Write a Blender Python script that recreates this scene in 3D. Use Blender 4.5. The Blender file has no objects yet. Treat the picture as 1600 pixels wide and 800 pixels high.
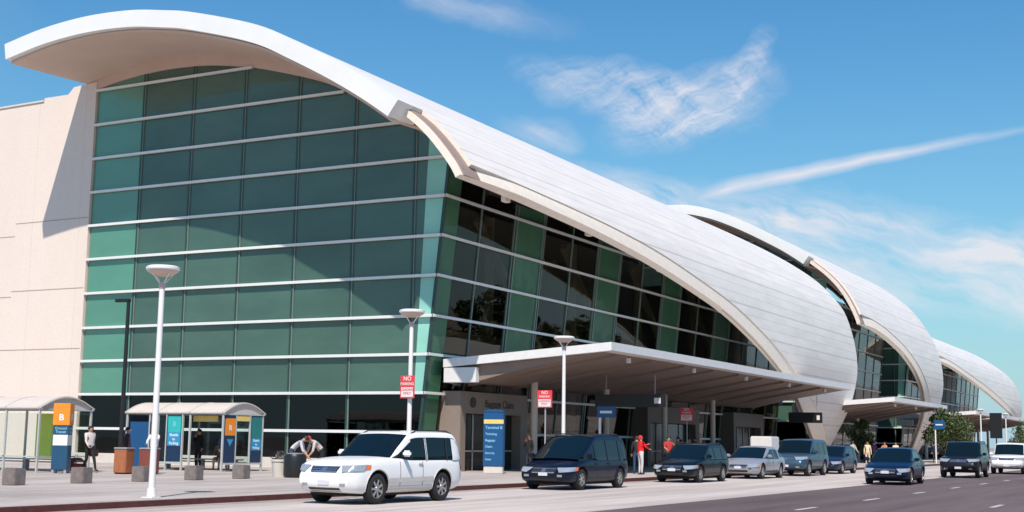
import bpy, bmesh, math, random
from mathutils import Vector, Matrix
from mathutils.bvhtree import BVHTree
from mathutils.geometry import tessellate_polygon
random.seed(7)
R = math.radians
scene = bpy.context.scene
COL = scene.collection

# ------------------------------------------------------------------ camera
cam_d = bpy.data.cameras.new("camera")
cam = bpy.data.objects.new("camera", cam_d)
COL.objects.link(cam)
YAW, PITCH, ROLL = R(28.2), R(8.0), R(0.85)
fw = Vector((math.cos(YAW)*math.cos(PITCH), math.sin(YAW)*math.cos(PITCH), math.sin(PITCH)))
rt = Vector((math.sin(YAW), -math.cos(YAW), 0))
up = rt.cross(fw)
r2 = rt*math.cos(ROLL)+up*math.sin(ROLL)
u2 = -rt*math.sin(ROLL)+up*math.cos(ROLL)
m = Matrix((r2, u2, -fw)).transposed().to_4x4()
m.translation = Vector((0, 0, 1.55))
cam.matrix_world = m
cam_d.sensor_width = 36
cam_d.lens = 36*2050/1600
cam_d.clip_end = 20000
scene.camera = cam

# ------------------------------------------------------------------ light and exposure
SUN = Vector((-4.9, -2.3, 7.4)).normalized()
sun_d = bpy.data.lights.new("sun", 'SUN')
sun_d.energy = 5.0
sun_d.angle = R(0.5)
sun_d.color = (1.0, 0.925, 0.83)
sun = bpy.data.objects.new("sun", sun_d)
COL.objects.link(sun)
sun.rotation_euler = SUN.to_track_quat('Z', 'Y').to_euler()
sun.location = (0, 0, 60)
scene.view_settings.view_transform = 'Standard'
scene.view_settings.look = 'None'
scene.view_settings.exposure = 0.08
scene.view_settings.gamma = 1.0
scene.view_settings.use_curve_mapping = False

# ------------------------------------------------------------------ node helpers
class NT:
    def __init__(s, nt): s.nt = nt
    def n(s, t, **kw):
        x = s.nt.nodes.new(t)
        for k, v in kw.items():
            if k.startswith('i_'):
                key = k[2:]
                key = int(key) if key.isdigit() else key.replace('_', ' ')
                s.set(x.inputs[key], v)
            else: setattr(x, k, v)
        return x
    def set(s, inp, v):
        if isinstance(v, bpy.types.NodeSocket): s.nt.links.new(v, inp)
        else: inp.default_value = v
    def math(s, op, a, b=0.0, c=0.0, clamp=False):
        x = s.nt.nodes.new('ShaderNodeMath'); x.operation = op; x.use_clamp = clamp
        s.set(x.inputs[0], a); s.set(x.inputs[1], b); s.set(x.inputs[2], c)
        return x.outputs[0]
    def vmath(s, op, a, b):
        x = s.nt.nodes.new('ShaderNodeVectorMath'); x.operation = op
        s.set(x.inputs[0], a); s.set(x.inputs[1], b)
        return x.outputs[0]
    def ramp(s, f, stops):
        x = s.nt.nodes.new('ShaderNodeValToRGB'); s.set(x.inputs[0], f)
        e = x.color_ramp.elements
        while len(e) > 1: e.remove(e[-1])
        e[0].position = stops[0][0]; e[0].color = c4(stops[0][1])
        for p, c in stops[1:]:
            q = e.new(p); q.color = c4(c)
        return x.outputs[0]
    def mix(s, f, a, b, mode='MIX'):
        x = s.nt.nodes.new('ShaderNodeMix'); x.data_type = 'RGBA'; x.blend_type = mode
        s.set(x.inputs[0], f)
        s.set(x.inputs[6], c4(a) if not isinstance(a, bpy.types.NodeSocket) else a)
        s.set(x.inputs[7], c4(b) if not isinstance(b, bpy.types.NodeSocket) else b)
        return x.outputs[2]
def c4(c):
    if isinstance(c, (int, float)): return (c, c, c, 1)
    return tuple(c)+(1,) if len(c) == 3 else tuple(c)

# ------------------------------------------------------------------ sky
world = bpy.data.worlds.new("World")
scene.world = world
world.use_nodes = True
world.node_tree.nodes.clear()
W = NT(world.node_tree)
sky = W.n('ShaderNodeTexSky', sky_type='NISHITA', sun_disc=False)
sky.sun_elevation = math.asin(SUN.z)
sky.sun_rotation = math.atan2(SUN.x, SUN.y)
sky.air_density = 1.3; sky.dust_density = 0.3; sky.ozone_density = 2.0; sky.altitude = 0
tc = W.n('ShaderNodeTexCoord').outputs['Generated']
sep = W.n('ShaderNodeSeparateXYZ', i_Vector=tc)
DEG = 180/math.pi
az = W.math('MULTIPLY', W.math('ARCTAN2', sep.outputs[1], sep.outputs[0]), DEG)
el = W.math('MULTIPLY', W.math('ARCSINE', sep.outputs[2]), DEG)
uu = W.math('MULTIPLY', az, -1.0)
pos = W.n('ShaderNodeCombineXYZ', i_X=uu, i_Y=el, i_Z=0.0).outputs[0]
# gentle domain warp so that the cirrus curls
wn = W.n('ShaderNodeTexNoise', i_Vector=pos, i_Scale=0.42, i_Detail=4.0, i_Roughness=0.5)
warp = W.vmath('MULTIPLY', W.vmath('SUBTRACT', wn.outputs['Color'], (0.5, 0.5, 0.5)), (2.2, 1.5, 0))
posw = W.vmath('ADD', pos, warp)
def rot_noise(ang, sx, sy, src, det=7.0, rough=0.62):
    m1 = W.n('ShaderNodeMapping', i_Vector=src, i_Rotation=(0, 0, R(ang)))
    m2 = W.n('ShaderNodeMapping', i_Vector=m1.outputs[0], i_Scale=(sx, sy, 1))
    return W.n('ShaderNodeTexNoise', i_Vector=m2.outputs[0], i_Scale=1.0, i_Detail=det, i_Roughness=rough).outputs['Fac']
def blob(cx, cy, rx, ry, ang, src, p=1.0):
    d = W.vmath('SUBTRACT', src, (cx, cy, 0))
    m1 = W.n('ShaderNodeMapping', i_Vector=d, i_Rotation=(0, 0, R(ang)))
    m2 = W.n('ShaderNodeMapping', i_Vector=m1.outputs[0], i_Scale=(1/rx, 1/ry, 0))
    ln = W.n('ShaderNodeVectorMath', operation='LENGTH', i_0=m2.outputs[0]).outputs['Value']
    g = W.math('SUBTRACT', 1.0, ln, clamp=True)
    return W.math('SMOOTH_MIN', W.math('MULTIPLY', g, p), 1.0, 0.2)
def add(*a):
    r = a[0]
    for b in a[1:]: r = W.math('ADD', r, b)
    return r
warp2 = W.vmath('MULTIPLY', W.vmath('SUBTRACT', wn.outputs['Color'], (0.5, 0.5, 0.5)), (1.6, 1.4, 0))
ps = W.vmath('ADD', pos, warp2)
# swoosh of cirrus
body = add(blob(-22.8, 14.95, 6.2, 1.6, 12, ps, 1.7), blob(-20.2, 14.5, 4.6, 1.7, -18, ps, 1.6),
           blob(-17.9, 16.1, 2.3, .75, -52, ps, 1.2))
fib = rot_noise(-22, 0.28, 1.5, posw, 9.0, .68)
fib2 = rot_noise(38, 0.45, 1.6, posw, 8.0, .66)
fib = W.math('MULTIPLY', W.math('SUBTRACT', W.math('ADD', W.math('MULTIPLY', fib, .65), W.math('MULTIPLY', fib2, .35)), 0.36), 3.0, clamp=True)
body = W.math('MINIMUM', W.math('MULTIPLY', body, .95), 1.2)
c1 = W.math('MULTIPLY', W.math('MULTIPLY', body, fib), 1.0, clamp=True)
# contrail
dx = W.math('SUBTRACT', uu, -19.5)
line = W.math('ADD', W.math('ADD', 10.75, W.math('MULTIPLY', dx, 0.21)), W.math('MULTIPLY', W.math('MULTIPLY', dx, dx), -0.0035))
dist = W.math('ABSOLUTE', W.math('SUBTRACT', W.math('ADD', el, W.math('MULTIPLY', W.math('SUBTRACT', wn.outputs['Fac'], .5), .3)), line))
width = W.math('SUBTRACT', 0.52, W.math('MULTIPLY', dx, 0.024))
width = W.math('MAXIMUM', width, 0.05)
ct = W.math('SUBTRACT', 1.0, W.math('DIVIDE', dist, width), clamp=True)
cut = W.math('MULTIPLY', W.math('MULTIPLY', W.math('ADD', dx, 1.5), 0.45, clamp=True), W.math('MULTIPLY', W.math('SUBTRACT', 15.0, dx), .12, clamp=True))
cn = W.math('ADD', W.math('MULTIPLY', rot_noise(-12, .5, 2.0, pos), .8), .45)
ct = W.math('MULTIPLY', W.math('MULTIPLY', W.math('MULTIPLY', ct, 1.1), cut), cn, clamp=True)
# low streaky bands
ln1 = rot_noise(18, 0.16, 0.75, posw, 6.0, .58)
ln1 = W.math('MULTIPLY', W.math('SUBTRACT', ln1, 0.36), 3.0, clamp=True)
band = add(blob(-11.5, 8.0, 12.0, 2.4, 14, ps, 2.1), blob(-22.5, 10.8, 7.0, 1.1, 14, ps, 1.2), blob(-6.0, 8.4, 5.0, 1.2, -8, ps, 1.0),
           blob(-27.0, 13.3, 2.2, .9, 10, ps, .9), blob(-31.0, 18.9, 6.0, 1.1, 10, ps, .55), blob(-16, 9.6, 5.0, .8, 5, ps, .9))
c2 = W.math('MULTIPLY', W.math('MULTIPLY', band, ln1), 1.0, clamp=True)
# scattered thin cirrus elsewhere, so the sky looks right behind the camera too
ln2 = rot_noise(35, 0.05, 0.16, pos, 6.0, .6)
c3 = W.math('MULTIPLY', W.math('MULTIPLY', W.math('SUBTRACT', ln2, 0.52), 2.5, clamp=True), 0.5)
outside = W.math('MULTIPLY', W.math('SUBTRACT', W.math('ABSOLUTE', W.math('ADD', uu, 22.0)), 26.0), .1, clamp=True)
c3 = W.math('MULTIPLY', c3, outside)
cl = W.math('MAXIMUM', W.math('MAXIMUM', c1, ct), W.math('MAXIMUM', c2, c3))
skyc = W.n('ShaderNodeHueSaturation', i_Saturation=1.38, i_Value=0.94, i_Color=sky.outputs[0])
tint = W.mix(1.0, skyc.outputs[0], (0.58, 1.09, 1.25), 'MULTIPLY')
hz = W.math('POWER', 2.718, W.math('MULTIPLY', W.math('MAXIMUM', el, 0.0), -0.115))
tint = W.mix(W.math('MULTIPLY', hz, .92), tint, (4.0, 5.7, 7.3))
cloudc = W.mix(W.math('MULTIPLY', cl, .82), tint, (8.2, 7.9, 8.3))
bg = W.n('ShaderNodeBackground', i_Color=cloudc, i_Strength=0.10)
wo = W.n('ShaderNodeOutputWorld', i_Surface=bg.outputs[0])

# ------------------------------------------------------------------ materials
MATS = {}
def mat(name, col, rough=0.6, metal=0.0, var=0.06, scale=3.0, bump=0.0, coat=0.0, spec=0.5, emit=None, stretch=(1, 1, 1)):
    if name in MATS: return MATS[name]
    mt = bpy.data.materials.new(name); mt.use_nodes = True
    N = NT(mt.node_tree); b = mt.node_tree.nodes['Principled BSDF']
    b.inputs['Roughness'].default_value = rough; b.inputs['Metallic'].default_value = metal
    b.inputs['Specular IOR Level'].default_value = spec
    b.inputs['Coat Weight'].default_value = coat; b.inputs['Coat Roughness'].default_value = 0.04
    tcn = N.n('ShaderNodeTexCoord').outputs['Object']
    mp = N.n('ShaderNodeMapping', i_Vector=tcn, i_Scale=stretch)
    nz = N.n('ShaderNodeTexNoise', i_Vector=mp.outputs[0], i_Scale=scale, i_Detail=5.0, i_Roughness=.6)
    lo = tuple(max(0, x*(1-var)) for x in col); hi = tuple(min(1, x*(1+var)) for x in col)
    N.set(b.inputs['Base Color'], N.ramp(nz.outputs['Fac'], [(.3, lo), (.7, hi)]))
    if bump:
        bp = N.n('ShaderNodeBump', i_Strength=bump, i_Distance=.02, i_Height=nz.outputs['Fac'])
        N.set(b.inputs['Normal'], bp.outputs[0])
    if emit: b.inputs['Emission Color'].default_value = c4(emit[:3]); b.inputs['Emission Strength'].default_value = emit[3]
    MATS[name] = mt
    return mt

def frit(name, col, trans=0.3, see=(.25, .4, .36), spec=.5, var=.12, coat=.9):
    mt = bpy.data.materials.new(name); mt.use_nodes = True
    N = NT(mt.node_tree); b = mt.node_tree.nodes['Principled BSDF']
    out = mt.node_tree.nodes['Material Output']
    tcn = N.n('ShaderNodeTexCoord').outputs['Object']
    mp = N.n('ShaderNodeMapping', i_Vector=tcn, i_Scale=(1, .18, .5))
    nz = N.n('ShaderNodeTexNoise', i_Vector=mp.outputs[0], i_Scale=1.0, i_Detail=4.0, i_Roughness=.6)
    lo = tuple(x*(1-var) for x in col); hi = tuple(x*(1+var) for x in col)
    N.set(b.inputs['Base Color'], N.ramp(nz.outputs['Fac'], [(.3, lo), (.7, hi)]))
    b.inputs['Roughness'].default_value = .07; b.inputs['Specular IOR Level'].default_value = spec
    tr = N.n('ShaderNodeBsdfTransparent', i_Color=c4(see))
    geo = N.n('ShaderNodeNewGeometry')
    sp = N.n('ShaderNodeSeparateXYZ', i_Vector=geo.outputs['Position'])
    cy = N.math('FLOOR', N.math('DIVIDE', N.math('SUBTRACT', sp.outputs[1], 31.98), 3.39))
    cz = N.math('FLOOR', N.math('DIVIDE', N.math('SUBTRACT', sp.outputs[2], .05), 1.8))
    cx = N.math('FLOOR', N.math('DIVIDE', sp.outputs[0], 3.34))
    wnz = N.n('ShaderNodeTexWhiteNoise', noise_dimensions='3D', i_Vector=N.n('ShaderNodeCombineXYZ', i_X=cx, i_Y=cy, i_Z=cz).outputs[0])
    tilt = N.vmath('MULTIPLY', N.vmath('SUBTRACT', wnz.outputs['Color'], (.5, .5, .5)), (.03, .03, .05))
    nz2 = N.n('ShaderNodeTexNoise', i_Vector=mp.outputs[0], i_Scale=.5, i_Detail=3.0)
    bp = N.n('ShaderNodeBump', i_Strength=.12, i_Distance=.3, i_Height=nz2.outputs['Fac'])
    nn = N.n('ShaderNodeVectorMath', operation='NORMALIZE', i_0=N.vmath('ADD', bp.outputs[0], tilt)).outputs[0]
    N.set(b.inputs['Coat Normal'], nn); b.inputs['Coat Weight'].default_value = coat; b.inputs['Coat Roughness'].default_value = .02
    tone = N.math('ADD', N.math('MULTIPLY', wnz.outputs['Value'], .16), .92)
    base = b.inputs['Base Color'].links[0].from_socket
    N.set(b.inputs['Base Color'], N.mix(1.0, base, N.n('ShaderNodeCombineXYZ', i_X=tone, i_Y=tone, i_Z=tone).outputs[0], 'MULTIPLY'))
    b.inputs['Roughness'].default_value = .35
    mx = N.n('ShaderNodeMixShader', i_0=trans, i_1=b.outputs[0], i_2=tr.outputs[0])
    N.set(out.inputs[0], mx.outputs[0])
    MATS[name] = mt
    return mt
def clearglass(name, see=(.5, .5, .45), ior=1.45, rough=0.0, wav=.03):
    mt = bpy.data.materials.new(name); mt.use_nodes = True
    N = NT(mt.node_tree); mt.node_tree.nodes.remove(mt.node_tree.nodes['Principled BSDF'])
    out = mt.node_tree.nodes['Material Output']
    tcn = N.n('ShaderNodeTexCoord').outputs['Object']
    nz2 = N.n('ShaderNodeTexNoise', i_Vector=tcn, i_Scale=.5, i_Detail=1.0)
    bp = N.n('ShaderNodeBump', i_Strength=wav, i_Distance=.3, i_Height=nz2.outputs['Fac'])
    gl = N.n('ShaderNodeBsdfGlossy', i_Roughness=rough, i_Normal=bp.outputs[0])
    tr = N.n('ShaderNodeBsdfTransparent', i_Color=c4(see))
    # Schlick term, identical from both sides of the pane
    lw = N.n('ShaderNodeLayerWeight', i_Blend=.5)
    f = N.math('POWER', lw.outputs['Facing'], 5.0)
    f0 = ((ior-1)/(ior+1))**2
    f = N.math('ADD', N.math('MULTIPLY', f, 1-f0), f0)
    mx = N.n('ShaderNodeMixShader', i_0=f, i_1=tr.outputs[0], i_2=gl.outputs[0])
    N.set(out.inputs[0], mx.outputs[0])
    MATS[name] = mt
    return mt

def roofskin():
    mt = bpy.data.materials.new('white_roof_panels'); mt.use_nodes = True
    N = NT(mt.node_tree); b = mt.node_tree.nodes['Principled BSDF']
    uv = N.n('ShaderNodeUVMap').outputs[0]
    br = N.n('ShaderNodeTexBrick', i_Vector=uv, i_Color1=c4((.84, .77, .71)), i_Color2=c4((.81, .745, .69)), i_Mortar=c4((.55, .52, .50)), i_Scale=1.0)
    N.set(br.inputs['Mortar Size'], .014); N.set(br.inputs['Brick Width'], 5.2); N.set(br.inputs['Row Height'], .62)
    N.set(br.inputs['Mortar Smooth'], .2); N.set(br.inputs['Bias'], 0.0)
    # every third course carries a broader gutter joint
    sp = N.n('ShaderNodeSeparateXYZ', i_Vector=uv)
    v = N.math('FRACT', N.math('DIVIDE', sp.outputs[1], 1.86))
    g = N.math('LESS_THAN', v, .045)
    nz = N.n('ShaderNodeTexNoise', i_Vector=N.n('ShaderNodeMapping', i_Vector=uv, i_Scale=(.25, 1.4, 1)).outputs[0], i_Scale=1.0, i_Detail=6.0, i_Roughness=.65)
    st = N.ramp(nz.outputs['Fac'], [(.25, (.86, .85, .84)), (.6, (1, 1, 1))])
    c = N.mix(1.0, br.outputs['Color'], st, 'MULTIPLY')
    c = N.mix(N.math('MULTIPLY', g, .38), c, (.34, .31, .31))
    N.set(b.inputs['Base Color'], c)
    b.inputs['Roughness'].default_value = .42
    bp = N.n('ShaderNodeBump', i_Strength=.35, i_Distance=.03, i_Height=br.outputs['Fac'], invert=True)
    N.set(b.inputs['Normal'], bp.outputs[0])
    MATS['roof'] = mt
    return mt
def paving(name, c1, c2, joint, bw, bh, ms=.006, stain=(.72, .72, .72), streak=(1, 1, 1), bump=.2):
    mt = bpy.data.materials.new(name); mt.use_nodes = True
    N = NT(mt.node_tree); b = mt.node_tree.nodes['Principled BSDF']
    tcn = N.n('ShaderNodeTexCoord').outputs['Object']
    br = N.n('ShaderNodeTexBrick', i_Vector=tcn, i_Color1=c4(c1), i_Color2=c4(c2), i_Mortar=c4(joint), i_Scale=1.0)
    N.set(br.inputs['Mortar Size'], ms); N.set(br.inputs['Brick Width'], bw); N.set(br.inputs['Row Height'], bh)
    br.offset = 0.0
    mp = N.n('ShaderNodeMapping', i_Vector=tcn, i_Scale=streak)
    nz = N.n('ShaderNodeTexNoise', i_Vector=mp.outputs[0], i_Scale=.45, i_Detail=8.0, i_Roughness=.68)
    nf = N.n('ShaderNodeTexNoise', i_Vector=tcn, i_Scale=38.0, i_Detail=3.0, i_Roughness=.7)
    s1 = N.ramp(nz.outputs['Fac'], [(.32, stain), (.58, (1, 1, 1))])
    s2 = N.ramp(nf.outputs['Fac'], [(.3, (.82, .82, .82)), (.7, (1.12, 1.12, 1.12))])
    c = N.mix(1.0, N.mix(1.0, br.outputs['Color'], s1, 'MULTIPLY'), s2, 'MULTIPLY')
    N.set(b.inputs['Base Color'], c); b.inputs['Roughness'].default_value = .85
    b.inputs['Specular IOR Level'].default_value = .25
    bp = N.n('ShaderNodeBump', i_Strength=bump, i_Distance=.01, i_Height=nf.outputs['Fac'])
    N.set(b.inputs['Normal'], bp.outputs[0])
    MATS[name] = mt
    return mt

M_ROOF = roofskin()
M_WHITE = mat('white_paint', (.74, .71, .69), .45, var=.04)
M_FASCIA = mat('fascia_white', (.78, .76, .73), .4, var=.04, scale=.6)
M_SOFFIT = mat('soffit_pink', (.62, .47, .39), .7, var=.05, scale=.5)
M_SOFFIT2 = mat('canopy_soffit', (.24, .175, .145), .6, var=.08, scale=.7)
M_LIP = mat('lip_tan', (.84, .73, .62), .55, var=.06)
M_GROOVE = mat('groove_dark', (.30, .22, .19), .7)
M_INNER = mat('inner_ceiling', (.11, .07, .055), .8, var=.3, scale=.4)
M_PINK = paving('pink_wall', (.80, .68, .60), (.77, .655, .575), (.66, .54, .47), 5.0, 3.5, .012, (.95, .94, .93), (.3, .3, .06), .05)
M_FRIT = frit('frit_glass', (.074, .150, .112), .22, spec=.5, var=.2)
M_FRIT_BACKLIT = frit('frit_glass_backlit', (.095, .28, .19), .1, spec=.8)  # outermost bay: light coming through both glazings painted in as a paler frit
M_FRIT_MINT_BACKLIT = frit('frit_glass_mint_backlit', (.27, .58, .47), .05)  # corner strip: glow of light crossing both glass walls put into the base colour
M_FRITS = frit('frit_glass_street', (.055, .17, .09), .2, spec=.3, coat=.3)
M_CLEAR = clearglass('clear_glass', (.66, .64, .56), 1.4)
M_DARKGL = clearglass('dark_glass', (.22, .27, .24), 1.5)
M_SHELTERGL = clearglass('shelter_glass', (.90, .94, .92), 1.4)
M_TRANSOM = mat('transom_white', (.72, .72, .70), .35, var=.03)
M_MULL = mat('mullion_dark', (.02, .05, .045), .4)
M_MULLG = mat('mullion_grey', (.17, .23, .20), .4)
M_TERRA = mat('terracotta_wall', (.34, .20, .15), .7)
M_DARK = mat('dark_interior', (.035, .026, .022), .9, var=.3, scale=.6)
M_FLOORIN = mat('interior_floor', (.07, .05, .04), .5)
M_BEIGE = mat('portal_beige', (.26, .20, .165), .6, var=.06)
M_STONE = mat('ledge_stone', (.62, .56, .50), .7)
M_STEEL = mat('truss_steel', (.60, .50, .42), .5)
M_PLAZA = paving('plaza_concrete', (.50, .435, .40), (.465, .405, .37), (.30, .26, .24), 3.0, 3.0, .02, (.66, .65, .65), (.35, 1.3, 1))
M_LANE = paving('lane_concrete', (.585, .505, .46), (.55, .475, .435), (.38, .33, .30), 6.0, 4.0, .025, (.64, .62, .61), (.10, 1.4, 1))
M_ASPH = paving('asphalt', (.150, .112, .110), (.150, .112, .110), (.150, .112, .110), 40, 40, .0001, (.62, .60, .61), (.1, 1.5, 1), .5)
M_GROUND = paving('far_ground', (.33, .29, .25), (.31, .27, .24), (.3, .26, .23), 30, 30, .01)
M_REDKERB = mat('red_kerb', (.10, .026, .022), .7, var=.3, scale=6)
M_KERB = mat('kerb_concrete', (.45, .38, .34), .8, var=.12)
M_LINE = mat('lane_paint', (.50, .45, .43), .7, var=.35, scale=9)

# ------------------------------------------------------------------ mesh helpers
def tag(o, label=None, cat=None, group=None, kind=None):
    if label: o['label'] = label
    if cat: o['category'] = cat
    if group: o['group'] = group
    if kind: o['kind'] = kind
    return o
def root(name, loc=(0, 0, 0), rz=0.0):
    o = bpy.data.objects.new(name, None); COL.objects.link(o)
    o.location = loc; o.rotation_euler = (0, 0, rz); o.empty_display_size = .3
    return o
class MB:
    def __init__(s): s.v = []; s.f = []; s.mi = []; s.uv = {}; s.cm = 0
    def face(s, idx, uvs=None):
        if uvs: s.uv[len(s.f)] = uvs
        s.f.append(tuple(idx)); s.mi.append(s.cm)
    def box(s, x0, x1, y0, y1, z0, z1):
        b = len(s.v)
        s.v += [(x, y, z) for z in (z0, z1) for x, y in ((x0, y0), (x1, y0), (x1, y1), (x0, y1))]
        for q in ((3, 2, 1, 0), (4, 5, 6, 7), (0, 1, 5, 4), (1, 2, 6, 5), (2, 3, 7, 6), (3, 0, 4, 7)): s.face([b+i for i in q])
        return s
    def bar(s, a, b, w, h=None, upv=(0, 0, 1)):
        a, b = Vector(a), Vector(b); h = h or w
        d = (b-a).normalized(); u = Vector(upv)
        if abs(d.dot(u)) > .98: u = Vector((1, 0, 0))
        sd = d.cross(u).normalized(); u = sd.cross(d)
        k = len(s.v)
        for p in (a, b):
            for i, j in ((-1, -1), (1, -1), (1, 1), (-1, 1)): s.v.append(tuple(p+sd*(i*w/2)+u*(j*h/2)))
        for q in ((3, 2, 1, 0), (4, 5, 6, 7), (0, 1, 5, 4), (1, 2, 6, 5), (2, 3, 7, 6), (3, 0, 4, 7)): s.face([k+i for i in q])
        return s
    def tube(s, pts, rad, n=10, cap=True):
        pts = [Vector(p) for p in pts]; rads = rad if isinstance(rad, (list, tuple)) else [rad]*len(pts)
        k = len(s.v); prev = None
        for i, p in enumerate(pts):
            d = (pts[min(i+1, len(pts)-1)]-pts[max(i-1, 0)]).normalized()
            u = prev if prev is not None else (Vector((1, 0, 0)) if abs(d.x) < .9 else Vector((0, 1, 0)))
            u = (u-d*u.dot(d)).normalized(); prev = u; w = d.cross(u)
            for j in range(n):
                a = 2*math.pi*j/n
                s.v.append(tuple(p+(u*math.cos(a)+w*math.sin(a))*rads[i]))
        for i in range(len(pts)-1):
            for j in range(n):
                a, b = k+i*n+j, k+i*n+(j+1) % n
                s.face((a, b, b+n, a+n))
        if cap:
            s.face([k+j for j in reversed(range(n))]); s.face([k+(len(pts)-1)*n+j for j in range(n)])
        return s
    def lathe(s, prof, n=20, c=(0, 0, 0), axis='z'):
        k = len(s.v)
        for r, z in prof:
            for j in range(n):
                a = 2*math.pi*j/n; x, y = r*math.cos(a), r*math.sin(a)
                p = (x, y, z) if axis == 'z' else (x, z, y)
                s.v.append((p[0]+c[0], p[1]+c[1], p[2]+c[2]))
        for i in range(len(prof)-1):
            for j in range(n):
                a, b = k+i*n+j, k+i*n+(j+1) % n
                s.face((a, b, b+n, a+n))
        return s
    def prism(s, poly, axis, a, b):
        """poly: 2D points in the two other axes, extruded along axis from a to b"""
        def P(p, t):
            return {'x': (t, p[0], p[1]), 'y': (p[0], t, p[1]), 'z': (p[0], p[1], t)}[axis]
        k = len(s.v); n = len(poly)
        s.v += [P(p, a) for p in poly]+[P(p, b) for p in poly]
        for i in range(n): s.face((k+i, k+(i+1) % n, k+n+(i+1) % n, k+n+i))
        for t in tessellate_polygon([[Vector((p[0], p[1], 0)) for p in poly]]):
            s.face([k+i for i in t]); s.face([k+n+i for i in reversed(t)])
        return s
    def grid(s, fn, nu, nv, uvfn=None, flip=False):
        k = len(s.v)
        for i in range(nu+1):
            for j in range(nv+1): s.v.append(tuple(fn(i/nu, j/nv)))
        for i in range(nu):
            for j in range(nv):
                q = [(i, j), (i+1, j), (i+1, j+1), (i, j+1)]
                if flip: q.reverse()
                s.face([k+a*(nv+1)+b for a, b in q], [uvfn(a/nu, b/nv) for a, b in q] if uvfn else None)
        return s
    def merge(s, o, fn=lambda p: p):
        k = len(s.v); s.v += [fn(p) for p in o.v]
        for f, m_ in zip(o.f, o.mi): s.f.append(tuple(i+k for i in f)); s.mi.append(m_)
        return s
    def build(s, name, mats, parent=None, smooth=False, fix=True, bevel=0, angle=40):
        me = bpy.data.meshes.new(name)
        me.from_pydata([tuple(p) for p in s.v], [], s.f)
        mats = mats if isinstance(mats, (list, tuple)) else [mats]
        for q in mats: me.materials.append(q)
        for p, i in zip(me.polygons, s.mi): p.material_index = min(i, len(mats)-1)
        if s.uv:
            ul = me.uv_layers.new(name='UVMap')
            for fi, us in s.uv.items():
                for li, w in zip(me.polygons[fi].loop_indices, us): ul.data[li].uv = w
        bm = bmesh.new(); bm.from_mesh(me)
        if fix: bmesh.ops.remove_doubles(bm, verts=bm.verts, dist=1e-4); bmesh.ops.recalc_face_normals(bm, faces=bm.faces)
        if bevel: bmesh.ops.bevel(bm, geom=[e for e in bm.edges if e.is_manifold and e.calc_face_angle(0) > .6], offset=bevel, segments=2, affect='EDGES', clamp_overlap=True)
        for f in bm.faces: f.smooth = smooth
        if smooth:
            for e in bm.edges:
                if e.is_manifold and e.calc_face_angle(0) > R(angle): e.smooth = False
        bm.to_mesh(me); bm.free()
        o = bpy.data.objects.new(name, me); COL.objects.link(o)
        if parent: o.parent = parent
        return o
def text_mesh(txt, size, mat_, name, parent, origin, right, upv, align='CENTER', ext=.004, spacing=1.0):
    cu = bpy.data.curves.new(name, 'FONT'); cu.body = txt; cu.size = size; cu.align_x = align; cu.align_y = 'CENTER'; cu.extrude = ext
    cu.space_line = spacing; cu.offset = size*.012
    to = bpy.data.objects.new('tmp', cu); COL.objects.link(to)
    dg = bpy.context.evaluated_depsgraph_get()
    me = bpy.data.meshes.new_from_object(to.evaluated_get(dg)); bpy.data.objects.remove(to)
    me.name = name; me.materials.clear(); me.materials.append(mat_)
    r_, u_ = Vector(right).normalized(), Vector(upv).normalized(); n_ = r_.cross(u_)
    M = Matrix((r_, u_, n_)).transposed().to_4x4(); M.translation = Vector(origin)
    me.transform(M)
    o = bpy.data.objects.new(name, me); COL.objects.link(o)
    if parent: o.parent = parent
    return o
def copy_tree(o, parent=None):
    c = o.copy(); COL.objects.link(c)
    if parent: c.parent = parent
    for ch in list(o.children): copy_tree(ch, c)
    return c

# ------------------------------------------------------------------ ground
g = MB().box(-300, 3000, -2500, 2500, -.5, -.03)
tag(g.build('ground', M_GROUND), kind='structure')
tag(MB().box(-60, 900, -16, 12.45, -.029, 0).build('road', M_ASPH), kind='structure')
tag(MB().box(-60, 900, 12.45, 20.6, -.0285, .004).build('parking_lane', M_LANE), kind='structure')
tag(MB().box(-60, 900, 20.78, 90, -.028, .13).build('pavement', M_PLAZA), kind='structure')
kb = MB()
kb.box(-60, 900, 20.6, 20.78, -.027, .134)
tag(kb.build('kerb', M_REDKERB), kind='structure')
k2 = MB().box(-60, 900, -16.2, -16.0, -.027, .12); tag(k2.build('kerb', M_KERB), kind='structure')
tag(MB().box(-60, 900, -60, -16.2, -.026, .11).build('verge', M_KERB), kind='structure')
tag(MB().box(-60, 900, 20.08, 20.598, -.0265, .008).build('gutter', mat('gutter_concrete', (.33, .28, .26), .85, var=.25, scale=1.5, stretch=(.3, 2, 1))), kind='structure')
ln = MB()
for i in range(-3, 30): ln.box(31.3+6.93*i-.0, 31.3+6.93*i+1.75, 8.92, 9.06, .004, .008)
tag(ln.build('lane_markings', M_LINE), kind='structure')
ln = MB()
for i in range(-3, 30): ln.box(36.5+6.93*i, 36.5+6.93*i+1.9, 5.24, 5.38, .004, .008)
tag(ln.build('lane_markings', M_LINE), kind='structure')

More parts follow.
